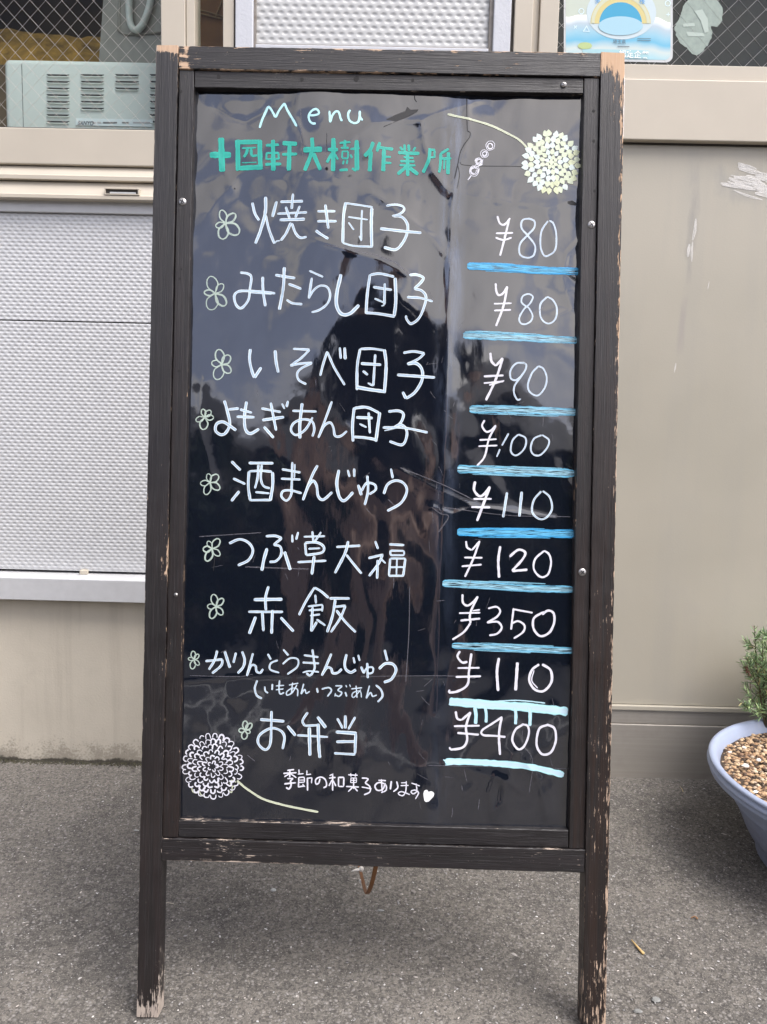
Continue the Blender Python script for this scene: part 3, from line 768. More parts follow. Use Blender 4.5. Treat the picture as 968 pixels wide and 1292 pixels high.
# ------------------------------------------------------------------ things behind the left window
YU = DW+0.11
uo = WP(100, 162, YU)
unit = empty('heater_unit', tuple(uo), label='pale grey-green slatted appliance standing inside the left window', cat='appliance')
t_plastic = simple('pale_green_grey_plastic', (0.53, 0.585, 0.56), 0.4, 0, 0.03, 8)
ux0, ux1 = WP(5, 110, YU)[0], WP(300, 110, YU)[0]; uz1, uz0 = WP(100, 75, YU)[2], WP(100, 170, YU)[2]
bm = bmesh.new(); bmesh.ops.create_cube(bm, size=1)
for v in bm.verts: v.co = Vector(((ux0+ux1)/2+v.co.x*(ux1-ux0), YU+0.09+v.co.y*0.18, (uz0+uz1)/2+v.co.z*(uz1-uz0)))-Vector(uo)
bmesh.ops.bevel(bm, geom=[e for e in bm.edges], offset=0.013, segments=5, affect='EDGES', profile=0.55)
me = bpy.data.meshes.new('casing'); bm.to_mesh(me); bm.free(); me.polygons.foreach_set('use_smooth', [True]*len(me.polygons))
link('casing', me, t_plastic, unit)
sm_ = WP(28, 110, YU)-uo
box('seam', sm_[0], sm_[0]+0.0012, -0.0006, 0.004, uz0-uo[2], uz1-uo[2]-0.012, ink('seam_shadow', (0.12, 0.13, 0.13)), unit, 0)
slotm = ink('slot_dark', (0.02, 0.02, 0.02), 0.7)
lipm = ink('slot_lip', (0.60, 0.67, 0.64), 0.4)
def slot(px0, px1, py):
    a = WP(px0, py, YU)-uo; b = WP(px1, py, YU)-uo
    z = a[2]; x0, x1 = a[0], b[0]
    V = [(x0, -0.0008, z+.0022), (x1, -0.0008, z+.0022), (x1-.003, -0.0008, z-.0018), (x0+.003, -0.0008, z-.0018), (x0, 0.003, z+.0022), (x1, 0.003, z+.0022), (x1-.003, 0.003, z-.0018), (x0+.003, 0.003, z-.0018)]
    F = [(0, 1, 2, 3)[::-1], (0, 1, 5, 4), (1, 2, 6, 5), (2, 3, 7, 6), (3, 0, 4, 7)]
    o = link('vent_slot', mesh_from('vent_slot', V, F), slotm, unit)
    Vt, Ft = tube([(x0+.001, -0.0012, z-.0012), (x0+.004, -0.0022, z-.0036), (x1-.004, -0.0022, z-.0036), (x1-.001, -0.0012, z-.0012)], 0.0012, 6)
    link('slot_lip', mesh_from('slot_lip', Vt, Ft, True), lipm, o)
for cx0, cx1, rows in ((59, 88, 8), (102, 131.5, 6), (145.5, 175.5, 3), (189, 219, 8)):
    for k in range(rows): slot(cx0, cx1, 95+k*8.4)
lab = box('name_plate', (WP(96, 155, YU)-uo)[0], (WP(193, 155, YU)-uo)[0], -0.002, 0.002, (WP(140, 159.5, YU)-uo)[2], (WP(140, 150.5, YU)-uo)[2], ink('label_paper', (0.60, 0.68, 0.70)), unit, 0.0003)
text('lettering', 'SANYO', 98.0, 157.4, 6.4, YU-0.002, dk, lab, 0.0006, uo, 0.9, 0.03, 0.3)
for a, b, g in ((116, 121, .4), (123, 128, .4), (130, 148, .14), (154, 163, .2), (168, 190, .4)):
    art('fine_print', [(a, 153.8), (b, 154.0), (b, 156.0), (a, 155.8)], YU-0.002, ink('plate_print', (g, g, g)), lab, 0.0006, uo)
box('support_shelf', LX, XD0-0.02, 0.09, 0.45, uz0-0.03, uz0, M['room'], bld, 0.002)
# an old ochre cloth bundle and a clear bin behind the appliance
YC = DW+0.42
co = WP(70, 150, YC)
t = NT('stained_ochre_cloth'); t.bsdf((0.2, 0.13, 0.04), 0.85)
n_ = t.noise(t.coord('Object'), 14, 8, 0.7, 0.6)
c = t.mix(t.ramp(n_, [(0.35, 0), (0.65, 1)]), (0.13, 0.07, 0.006), (0.50, 0.28, 0.035))
t.l(c, t.b.inputs['Base Color']); t.bump(n_, 0.6, 0.01)
cx0, cx1 = WP(-60, 60, YC)[0], WP(134, 60, YC)[0]; cz1, cz0 = WP(60, 16, YC)[2], WP(60, 175, YC)[2]
xs = np.linspace(cx0, cx1, 70); th = np.linspace(-0.2, math.pi*0.95, 34)
V = []
for a in th:
    for x in xs:
        w = 0.16+0.012*vnoise(x*9, a*1.3, 2)+0.006*vnoise(x*31, a*4, 4)
        e_ = min(1.0, (x-cx0)/0.05, (cx1-x)/0.02+0.3); w *= max(0.4, e_)**0.3
        V.append((x-co[0], 0.16-w*math.cos(a)*0.9-0.02, (cz1-0.16-co[2])+w*math.sin(a)+(0 if a > 0 else a*0.2)))
cloth = link('cloth_bundle', quad_mesh('cloth_bundle', np.array(V), grid_faces(70, 34), True), t.m, None, label='stained ochre cloth bundle lying behind the appliance in the left window', cat='cloth')
cloth.location = tuple(co)
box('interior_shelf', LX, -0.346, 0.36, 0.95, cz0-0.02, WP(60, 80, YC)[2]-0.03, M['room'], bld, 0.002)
YP = DW+0.30
po = WP(165, 160, YP)
binm = simple('grey_clear_plastic', (0.24, 0.235, 0.20), 0.3, 0, 0.15, 20)
P_ = [(133, -60), (123, 78), (123, 165), (262, 165), (262, 80), (250, -60)]
V = [WP(x, y, YP)-po for x, y in P_]; Vb = [v+np.array([0, 0.16, 0]) for v in V]
n = len(V)
bn = empty('storage_bin', tuple(po), label='grey translucent plastic bin with a white handle inside the left window', cat='bin')
bm = bmesh.new(); bm.from_mesh(mesh_from('x', V+Vb, [tuple(range(n)), tuple(range(2*n-1, n-1, -1))]+[(i, (i+1) % n, n+(i+1) % n, n+i) for i in range(n)]))
bmesh.ops.recalc_face_normals(bm, faces=bm.faces[:]); bmesh.ops.bevel(bm, geom=bm.edges[:], offset=0.008, segments=3, affect='EDGES')
me = bpy.data.meshes.new('bin_body'); bm.to_mesh(me); bm.free(); link('bin_body', me, binm, bn)
hp = [WP(x, y, YP)-po for x, y in ((168, -30), (165, 10), (167, 34), (173, 41), (181, 36), (191, 10), (198, -30))]
Vt, Ft = tube([(p[0], -0.012, p[2]) for p in catmull([(h[0], 0, h[2]) for h in hp], 0.01)], 0.008, 8)
link('handle', mesh_from('handle', Vt, Ft, True), simple('white_handle_plastic', (0.60, 0.66, 0.62), 0.35), bn)
Vt, Ft = tube([(p[0], -0.002, p[2]) for p in [WP(x, y, YP)-po for x, y in ((152, -40), (150, 40), (158, 44), (205, 42))]], 0.003, 6)
link('rib', mesh_from('rib', Vt, Ft, True), binm, bn)
# brown board leaning behind the narrow pane, with pale edges
YB = DW+0.12
bo = WP(263, 60, YB)
lb = empty('brown_carton', tuple(bo), label='dark brown carton with pale edges behind the narrow window', cat='carton')
brn = simple('brown_card', (0.20, 0.085, 0.010), 0.6, 0, 0.3, 12)
V = [WP(x, y, YB)-bo for x, y in ((236, -50), (300, -42), (300, 90), (236, 90))]; Vb = [v+np.array([0, 0.14, 0]) for v in V]
bm = bmesh.new(); bm.from_mesh(mesh_from('x', V+Vb, [(0, 1, 2, 3), (7, 6, 5, 4)]+[(i, (i+1) % 4, 4+(i+1) % 4, 4+i) for i in range(4)])); bmesh.ops.recalc_face_normals(bm, faces=bm.faces[:])
me = bpy.data.meshes.new('carton'); bm.to_mesh(me); bm.free(); link('carton_body', me, brn, lb)
for a, b in (((246, 12), (290, 24)), ((246, 17), (281, 25)), ((247, 42), (251, 25)), ((272, 24), (281, 2))):
    p, q = WP(*a, YB)-bo, WP(*b, YB)-bo
    Vt, Ft = tube([(p[0], -0.004, p[2]), (q[0], -0.004, q[2])], 0.0016, 6)
    link('pale_edge', mesh_from('pale_edge', Vt, Ft), simple('pale_card_edge', (0.26, 0.17, 0.06), 0.7), lb)

# moss and dirt along the foot of the concrete wall
parts_V = []; parts_F = []; tn = []
for i in range(2600):
    x = random.uniform(-1.2, XD0); y = DW-abs(random.gauss(0, 0.0075))
    h = random.uniform(0.001, 0.006)*(1.0 if random.random() < .85 else 1.7)*(0.55+0.55*float(vnoise(x*9, 0.3, 8)))
    r = random.uniform(0.001, 0.0032); o = len(parts_V)
    for k in range(4):
        a = k*1.57+random.uniform(-.5, .5); parts_V.append((x+r*math.cos(a), y+r*math.sin(a), -0.001))
    parts_V.append((x+random.uniform(-r, r), y+random.uniform(-r, r), max(0.0008, h)))
    for k in range(4): parts_F.append((o+k, o+(k+1) % 4, o+4))
    c = random.choice([(0.045, 0.042, 0.022), (0.035, 0.028, 0.018), (0.06, 0.055, 0.028), (0.03, 0.027, 0.02)]); tn += [(*c, 1)]*5
me = mesh_from('moss', parts_V, parts_F)
ca_ = me.color_attributes.new('tone', 'FLOAT_COLOR', 'POINT'); ca_.data.foreach_set('color', np.array(tn, dtype=np.float32).ravel())
link('moss', me, M['chips'], None, kind='stuff', label='dark moss and dirt along the foot of the concrete wall', cat='moss')
# ------------------------------------------------------------------ the menu board
board = empty('menu_board', tuple(B_O), label='black A-frame menu board with dark worn wooden frame and handwritten menu', cat='sign board')
board.rotation_euler = (-R(BLEAN), 0, R(BYAW))
def W2B(p):
    d = np.array(p)-B_O
    return np.array([d@B_X, d@B_Y, d@B_Z])
FY = 0.0125                                   # depth of the sheet behind the face of the frame

def beam(name, q, yf, dep, along='v', wear=None, chamfer=0.0011, parent=board, nz=110, clampz=None):
    """a weathered wooden bar; q = TL, TR, BR, BL picture corners of its front face"""
    TL, TR, BR, BL = [np.array(BP(x, y, yf)) for x, y in q]
    if clampz is not None: BR[1] = BL[1] = clampz
    if along == 'v': A0, A1, B0, B1 = TL, TR, BL, BR       # along: TL->BL, across: left->right
    else: A0, A1, B0, B1 = BL, TL, BR, TR                  # along: left->right, across: bottom->top
    L = np.linalg.norm((B0+B1)/2-(A0+A1)/2); Wd = np.linalg.norm(A1-A0); c = chamfer/Wd
    ss = [0, c*0.35, c, 0.06+c, 0.18, 0.5, 0.82, 0.94-c, 1-c, 1-c*0.35, 1]
    dd = [chamfer, chamfer*0.3, 0, 0, 0, 0, 0, 0, 0, chamfer*0.3, chamfer]
    ring = list(zip(ss, dd))+[(1, dep-chamfer), (1-c, dep), (c, dep), (0, dep-chamfer)]
    n = len(ring); V = []; uv = []; W = []
    for i in range(nz+1):
        t = i/nz
        P0 = A0+(B0-A0)*t; P1 = A1+(B1-A1)*t
        for k, (s, d) in enumerate(ring):
            p = P0+(P1-P0)*s
            j = 0.00035*float(vnoise(t*L*160, k*3.1, 11))+0.0005*float(vnoise(t*L*25, k*1.7, 12))
            ed = 1.0 if k in (0, 1, 9, 10) else 0.15
            off = (p-(P0+P1)/2); off = off/(np.linalg.norm(off)+1e-9)
            p = p-off*abs(j)*ed
            V.append((p[0], yf+d+abs(j)*0.5*ed, p[1]))
            uv.append((s*Wd+(d*0.7 if k > 10 else 0), t*L))
            w = wear(s, t) if wear else (0, 0, 0)
            edge = (0.15+0.11*float(vnoise(t*L*22, k//5*7.3+q[0][0], 14))) if k in (0, 1, 9, 10) else 0
            W.append((min(1, max(0, w[0]+edge)), w[1], w[2], 1))
    F = []
    for i in range(nz):
        for k in range(n): F.append((i*n+k, (i+1)*n+k, (i+1)*n+(k+1) % n, i*n+(k+1) % n))
    F.append(tuple(range(n))); F.append(tuple(nz*n+k for k in range(n-1, -1, -1)))
    me = mesh_from(name, V, F)
    bm = bmesh.new(); bm.from_mesh(me); bmesh.ops.recalc_face_normals(bm, faces=bm.faces[:]); bm.to_mesh(me); bm.free()
    ul = me.uv_layers.new(name='UVMap'); off = random.uniform(0, 3)
    for lp in me.loops: ul.data[lp.index].uv = (uv[lp.vertex_index][0]+off, uv[lp.vertex_index][1]+off)
    ca = me.color_attributes.new('wear', 'FLOAT_COLOR', 'POINT'); ca.data.foreach_set('color', np.array(W, dtype=np.float32).ravel())
    return link(name, me, M['wood'], parent)
def bump_(t, c, w): return math.exp(-((t-c)/w)**2)
def wl_post(s, t):
    w = 0.07*bump_(t, 0.5, 0.14)*(s > 0.6)+0.30*bump_(t, 0.53, 0.03)*(s > 0.75)+0.13*bump_(t, 0.66, 0.06)+0.06*(t > 0.75)
    w += 0.36*max(0, (t-0.95)/0.05)+0.16*(t > 0.93)*(s > 0.6)+0.15*(t > 0.988)
    w += 0.85*(s < 0.03)*(t < 0.13)+0.75*(t < 0.006)+0.42*(s > 0.58)*max(0, 1-t/0.05)+0.5*(s > 0.55)*(s < 0.72)*(t < 0.16)*max(0, vnoise(t*160, 0.2, 5))
    w += 0.2*(s < 0.06)*(t > 0.35)
    return (w-0.02, 1.0 if s < 0.05 or t > 0.8 else 0.35, 0.5*t)
def wr_post(s, t):
    w = 0.95*max(0, 1-t/0.030)+0.28*max(0, 1-abs(t-0.04)/0.06)*(s > 0.3)+0.20*(s > 0.9)*(t < 0.4)*max(0, .4+vnoise(t*60, .5, 6))
    w += 0.10*(s > 0.5)+0.16*(s > 0.85)+0.10*(t > 0.55)+0.10*(t > 0.7)*bump_(s, 0.45, 0.3)+0.10*(t > 0.93)
    return (w, 0.15 if t < 0.3 else 0.5, min(1, t*1.6))
def w_top(s, t):
    return (0.05+0.45*bump_(s, 1.0, 0.12)*(0.5+0.5*float(vnoise(t*26, 0, 3)))+0.40*bump_(t, 0.0, 0.07)*max(0, .5+vnoise(t*120, s*3, 8))+0.22*(s < 0.06)*bump_(t, 0.3, 0.25)+0.05, 0.3, 0.05)
def w_low(s, t): return (0.12+0.4*(s < 0.06)*bump_(t, 0.2, 0.2)+0.12*bump_(t, 0.12, 0.1), 0.85, 0.2)
def w_trim(s, t): return (-0.05+0.25*(s > 0.93)*bump_(t, 0.75, 0.12), 0.1, 0.15+0.5*t)
def w_trimr(s, t): return (-0.05+0.30*(s < 0.07)*bump_(t, 0.55, 0.06)+0.2*(s > 0.95)*(t > .4)*max(0, vnoise(t*50, .5, 6)), 0.1, 0.2+0.6*t)
def w_tb(s, t): return (0.03+0.20*bump_(s, 1.0, 0.15)*(t < .5), 0.9, 0.1)
beam('post', [(196.6, 57), (225.0, 57), (199.7, 1284), (171.7, 1284)], 0.0, 0.026, 'v', wl_post, nz=220, clampz=0.002)
beam('post', [(758.2, 65.5), (789, 67), (764.3, 1303), (734.4, 1303)], 0.0, 0.026, 'v', wr_post, nz=220, clampz=0.002)
beam('rail', [(226.2, 57.3), (757.6, 66.2), (757.6, 96.8), (226.2, 86.8)], 0.0012, 0.024, 'h', w_top)
beam('rail', [(204.6, 1057.6), (738, 1072.2), (737, 1101.8), (204.2, 1085.8)], 0.0012, 0.024, 'h', w_low)
beam('moulding', [(226.2, 88.6), (245.2, 89.2), (225, 1056.2), (204.6, 1055.6)], 0.0035, 0.016, 'v', w_trim)
beam('moulding', [(737.0, 98.8), (756.8, 99.4), (738.4, 1070.8), (717.9, 1070.2)], 0.0035, 0.016, 'v', w_trimr)
beam('moulding', [(246.2, 88.8), (736.0, 98.6), (735.6, 118), (246.2, 110.6)], 0.0045, 0.014, 'h', w_tb)
beam('moulding', [(225.9, 1034.8), (717.0, 1047.4), (717.0, 1070.2), (225.6, 1056.4)], 0.0045, 0.014, 'h', w_tb)

# sheet: crumpled black plastic film over a backing board
fx0, fz0 = BP(218, 1062, FY); fx1, fz1 = BP(745, 100, FY)
fx0, fx1 = -0.288, 0.292
CREASES = [  # picture points, height (m), width (m)
    ([(272, 135), (290, 148), (310, 153), (330, 143), (342, 134)], -0.0011, 0.006),
    ([(292, 236), (284, 215), (268, 190)], 0.0007, 0.007),
    ([(294, 232), (298, 222), (320, 210), (360, 212)], 0.0007, 0.007),
    ([(262, 268), (275, 252), (288, 238)], 0.0006, 0.006),
    ([(385, 185), (384, 178), (372, 150), (378, 120)], 0.0014, 0.008),
    ([(384, 218), (410, 212), (440, 180), (470, 158), (530, 154), (600, 128)], 0.0010, 0.007),
    ([(532, 155), (535, 180), (545, 215), (565, 240)], 0.0012, 0.007),
    ([(590, 122), (592, 170), (578, 215), (570, 260), (566, 400), (560, 620), (552, 900)], 0.0007, 0.005),
    ([(400, 305), (440, 318), (480, 330), (520, 350)], 0.0008, 0.006),
    ([(470, 245), (505, 268), (545, 300), (560, 320)], 0.0009, 0.007),
    ([(560, 238), (600, 250), (690, 262), (735, 250)], 0.0006, 0.010),
    ([(735, 300), (716, 320), (712, 340), (735, 352)], 0.0009, 0.004),
    ([(690, 270), (700, 310), (722, 390), (700, 400)], 0.0010, 0.010),
    ([(258, 480), (252, 540), (272, 620)], 0.0008, 0.006),
    ([(270, 830), (262, 900), (270, 960)], 0.0008, 0.009), ([(282, 845), (290, 880), (300, 880), (305, 850), (300, 830)], 0.0005, 0.006),
    ([(545, 640), (570, 650), (600, 640), (700, 655)], 0.0009, 0.005), ([(500, 590), (545, 615), (600, 640)], 0.0004, 0.003),
    ([(230, 860), (300, 853), (480, 850), (600, 858)], 0.0004, 0.003), ([(560, 962), (640, 985), (660, 1000)], 0.0006, 0.006),
    ([(618, 1000), (622, 1025), (634, 1012), (636, 985), (626, 978), (618, 1000)], 0.0012, 0.005), ([(662, 960), (680, 985), (690, 1030)], 0.0012, 0.006),
    ([(650, 950), (640, 990), (632, 1040)], 0.0014, 0.008), ([(700, 900), (690, 980), (700, 1040)], 0.0010, 0.009),
]
CR_L = [([np.array(BP(x, y, FY)) for x, y in pts], h, w) for pts, h, w in CREASES]
def film_h(x, z):
    x = np.asarray(x, float); z = np.asarray(z, float)
    h = 0.0034*vnoise(x*6+.3, z*4.0, 21)+0.0016*vnoise(x*13, z*7, 22)+0.00045*vnoise(x*30+2*np.sin(z*9), z*16, 23)+0.0001*vnoise(x*70, z*45, 27)
    tp = np.clip((z-0.78)/0.25, 0, 1)
    h = h+tp*(0.0013*vnoise(x*17+z*4, z*15, 24)+0.0005*vnoise(x*34-z*9, z*30, 28)+0.0004*np.abs(vnoise(x*34, z*30, 25)))
    for pts, a, w in CR_L:
        d = np.full(np.shape(x), 9.0)
        for p, q in zip(pts, pts[1:]):
            v = q-p; L2 = v@v
            t = np.clip(((x-p[0])*v[0]+(z-p[1])*v[1])/L2, 0, 1)
            dd = np.hypot(x-p[0]-t*v[0], z-p[1]-t*v[1])
            d = np.minimum(d, dd)
        h = h+a*np.exp(-np.sqrt((d/w)**2+0.02))
    return h
nx, nz_ = 270, 450
X, Z = np.meshgrid(np.linspace(fx0, fx1, nx), np.linspace(fz0-0.01, fz1+0.01, nz_))
Hf = film_h(X, Z)
film = link('black_sheet', quad_mesh('black_sheet', np.stack([X, FY-Hf, Z], -1).reshape(-1, 3), grid_faces(nx, nz_), True), M['film'], board)
box('backing_board', fx0, fx1, 0.0205, 0.0245, fz0-0.01, fz1+0.01, M['dark_gap'], board, 0.0)

_k = [0]
def ribbons(name, strokes, mat, parent=film, lift=0.00022, step=2.0, taper=True, ragged=0.0):
    V = []; F = []; UV = []
    for w, pts in strokes:
        P = catmull(pts, step); L = random.uniform(0, 5); _k[0] += 1
        n = len(P)
        base = len(V)
        for i, p in enumerate(P):
            d = P[min(i+1, n-1)]-P[max(i-1, 0)]; d = d/(np.linalg.norm(d)+1e-9); nr = np.array([-d[1], d[0]])
            ww = w*0.5*(1+0.10*float(vnoise(L+i*0.35, _k[0], 31)))
            if taper and i in (0, n-1): ww *= 0.62
            if i: L += float(np.linalg.norm(P[i]-P[i-1]))*0.00101
            if ragged: ww *= 1+ragged*float(vnoise(i*0.8, _k[0]*3, 35))
            for s in (-1, -0.5, 0, 0.5, 1):
                q = p+nr*ww*s
                x, z = BP(q[0], q[1], FY)
                V.append((x, 0, z)); UV.append((L, s))
        off = lift+(_k[0] % 40)*0.000012
        arr = np.array(V[base:]); hh = film_h(arr[:, 0], arr[:, 2])
        for j in range(len(arr)): V[base+j] = (arr[j, 0], FY-hh[j]-off, arr[j, 2])
        for i in range(n-1):
            for k in range(4):
                a = base+5*i+k; F.append((a, a+1, a+6, a+5))
    me = mesh_from(name, V, F)
    ul = me.uv_layers.new(name='UVMap')
    for lp in me.loops: ul.data[lp.index].uv = UV[lp.vertex_index]
    return link(name, me, mat, parent)
def parse(blk, txt, wdef=20, wk=1.0):
    """strokes measured on an enlarged crop: 'x,y x,y ... (width) / ...'"""
    x0, y0, s = blk; out = []; pend = []
    for part in txt.replace('\n', ' ').split('/'):
        w = None
        if '(' in part:
            part, w = part.split('('); w = float(w.strip(' )'))
        pts = [tuple(float(c) for c in q.split(',')) for q in part.split()]
        if not pts: continue
        pend.append([(x0+x/s, y0+y/s) for x, y in pts])
        if w is not None:
            out += [(w/s*wk, p) for p in pend]; pend = []
    out += [(wdef/s*wk, p) for p in pend]
    return out
def P(*a): return a
b1, b2, b3 = (240, 110, 5.694), (400, 110, 4.84), (550, 120, 4.84)
ribbons('lettering', parse(b1, "498,290 520,225 560,135 / 562,133 585,165 615,220 / 615,220 640,170 678,118 / 678,118 705,180 740,240 768,290 (17) / 850,212 890,215 925,205 925,185 905,172 875,185 855,215 860,250 880,270 905,272 (16)")+
        parse(b2, "78,155 82,225 / 82,225 95,185 115,160 135,165 148,210 158,215 (14) / 205,150 192,175 200,215 230,232 255,220 262,185 262,155 / 262,160 265,195 280,215 (14)"), M['ink_cyan'])
teal = parse(b1, """140,485 292,483 (46) / 222,362 228,602 (46) / 322,392 500,392 (34) / 500,378 505,592 (36) / 518,575 325,578 (36) / 343,592 340,378 (36)
 / 372,436 475,434 (13) / 412,440 404,470 385,500 (22) / 438,440 444,490 482,490 (20) / 370,540 478,540 (8)
 / 545,420 640,418 (22) / 550,472 548,522 (16) / 548,475 640,475 (16) / 636,475 638,522 (16) / 548,519 640,519 (14) / 540,556 656,555 (22) / 597,382 598,602 (34)
 / 665,406 770,412 (34) / 662,486 770,484 (24) / 715,420 710,602 (32)
 / 815,458 950,456 (38) / 878,372 876,470 825,608 (28) / 885,480 938,605 (30)""")
teal += parse(b2, """103,322 100,520 (28) / 68,390 130,392 (22) / 95,410 62,470 (18) / 112,420 130,452 (14)
 / 140,352 206,348 (14) / 172,335 172,385 (18) / 148,382 196,382 (14) / 156,402 155,442 / 155,402 192,402 / 192,402 190,442 / 155,443 192,443 (11) / 165,455 160,480 (14) / 188,452 182,478 (12) / 140,515 190,510 (18)
 / 205,388 262,384 (14) / 243,335 245,515 (28) / 240,518 214,502 (16) / 205,420 215,442 (14)
 / 345,345 325,395 290,430 (24) / 330,400 322,520 (26) / 385,345 366,402 (20) / 372,376 466,384 (20) / 410,385 405,520 (26) / 410,432 452,432 (14) / 405,468 455,470 (14)
 / 535,352 535,395 (17) / 560,352 562,392 (17) / 508,368 522,390 (14) / 602,368 588,390 (14) / 496,404 626,406 (22) / 528,430 590,436 (14) / 508,456 596,456 (15) / 503,480 602,480 (15) / 553,405 555,545 (24) / 545,490 492,536 (22) / 565,495 618,535 (24)
 / 690,376 682,450 648,525 (22) / 680,386 722,386 (15) / 690,434 718,430 / 718,390 718,436 (13) / 805,380 758,408 (17) / 757,404 752,490 745,525 (18) / 757,440 820,438 (16) / 802,400 800,534 (24) / 778,445 775,505 (12)""")
ribbons('lettering', teal, M['ink_teal'], step=1.5)
ribbons('stem_drawing', parse(b3, "72,120 200,148 330,185 450,240 510,275 556,322 (13)"), M['ink_yellow'])
S = []
for cx, cy, r_ in ((332, 312, 31), (297, 360, 27), (262, 408, 24), (234, 462, 34)):
    for j in range(4):
        a0 = random.uniform(0, 6.28); q = r_*random.uniform(.45, 1.0)
        S.append((0.8, [(550+(cx+q*math.cos(a0+k*0.7)+random.uniform(-3, 3))/4.84, 120+(cy+q*1.05*math.sin(a0+k*0.7)+random.uniform(-3, 3))/4.84) for k in range(10)]))
S += parse(b3, "218,490 195,520 (6) / 290,395 240,430 (4) / 285,425 215,455 (4)")
ribbons('dumpling_drawing', S, M['ink_price'], step=1.0)

# chrysanthemum drawings
def petal_poly(cx, cy, a, l, w, n=7):
    ca, sa = math.cos(a), math.sin(a); P_ = []
    for k in range(2*n):
        t = (k if k < n else 2*n-1-k)/(n-1); s = 1 if k < n else -1
        wd = w*0.5*math.sin(math.pi*min(1, t**0.75*0.98+0.02))
        P_.append((cx+ca*l*(t-.5)-sa*wd*s, cy+sa*l*(t-.5)+ca*wd*s))
    return P_
def fills(name, polys, mats, parent=film, lift=0.00045):
    V = []; F = []; mi = []
    for k, (pp, m) in enumerate(polys):
        o = len(V)
        a = np.array([BP(x, y, FY) for x, y in pp]); hh = film_h(a[:, 0], a[:, 1])
        for j in range(len(a)): V.append((a[j, 0], FY-hh[j]-lift-0.000006*(k % 50), a[j, 1]))
        F.append(tuple(range(o, o+len(pp)))); mi.append(m)
    me = mesh_from(name, V, F); o = link(name, me, mats, parent)
    me.polygons.foreach_set('material_index', mi)
    return o
pet = [simple('petal_ink_cream', (0.56, 0.62, 0.46), 0.5, 0, 0.12, 400), simple('petal_ink_white', (0.58, 0.67, 0.64), 0.5, 0, 0.12, 400), simple('petal_ink_yellow', (0.56, 0.60, 0.40), 0.5, 0, 0.15, 400)]
polys = []
CX, CY, RX_, RY_ = 695.8, 204.5, 37.0, 40.5
for ring, (rad, cnt, l, w) in enumerate(((0.05, 4, 5, 3.2), (0.17, 8, 6, 4), (0.33, 13, 7.6, 5.0), (0.52, 19, 8.6, 5.9), (0.71, 25, 8.8, 6.1), (0.90, 29, 8.8, 6.3))):
    for k in range(cnt):
        a = 2*math.pi*(k+0.5*(ring % 2))/cnt+random.uniform(-.05, .05)
        q = rad*random.uniform(.97, 1.03)
        polys.append((petal_poly(CX+RX_*q*math.cos(a), CY+RY_*q*math.sin(a), a+random.uniform(-.1, .1), l*1.06*random.uniform(.9, 1.1), w*1.28*random.uniform(.85, 1.0)),
                      2 if (math.cos(a) > .8 or math.sin(a) > .9) and ring > 3 and random.random() < .7 else random.choice([0, 0, 1])))
fills('flower_drawing', polys, pet)
S = []
CX, CY, RX_, RY_ = 268.8, 966.5, 36.5, 39.5
for ring, (rad, cnt, l, w) in enumerate(((0.12, 5, 5, 4), (0.28, 10, 6, 5.5), (0.45, 15, 6.5, 6.4), (0.62, 20, 7, 6.8), (0.79, 24, 7, 7.2), (0.96, 27, 7, 7.6))):
    for k in range(cnt):
        a = 2*math.pi*(k+0.5*(ring % 2))/cnt+random.uniform(-.06, .06)
        ca, sa = math.cos(a), math.sin(a); cx, cy = CX+RX_*rad*ca, CY+RY_*rad*sa
        l_, w_ = l*random.uniform(.8, 1.1), w*random.uniform(.8, 1.05)
        j1, j2 = random.uniform(-.5, .15), random.uniform(-.5, .15)
        pts = [(j1, -.46), (.3, -.36), (.5, random.uniform(-.1, .1)), (.3, .36), (j2, .46)]
        S.append((1.75*random.uniform(.6, 1.35), [(cx+ca*l_*u-sa*w_*v, cy+sa*l_*u+ca*w_*v) for u, v in pts]))
ribbons('flower_drawing', S, M['ink_price'], step=1.2)
ribbons('stem_drawing', parse((220, 910, 4.84), "385,360 400,375 450,415 540,470 650,505 760,530 880,552 (13)"), M['ink_yellow'])
ribbons('flower_drawing', parse((220, 910, 4.84), "105,400 115,432 140,440 / 150,400 160,445 200,468 / 330,420 350,435 355,395 / 380,372 350,360 345,390 375,400 (7)"), M['ink_yellow'])

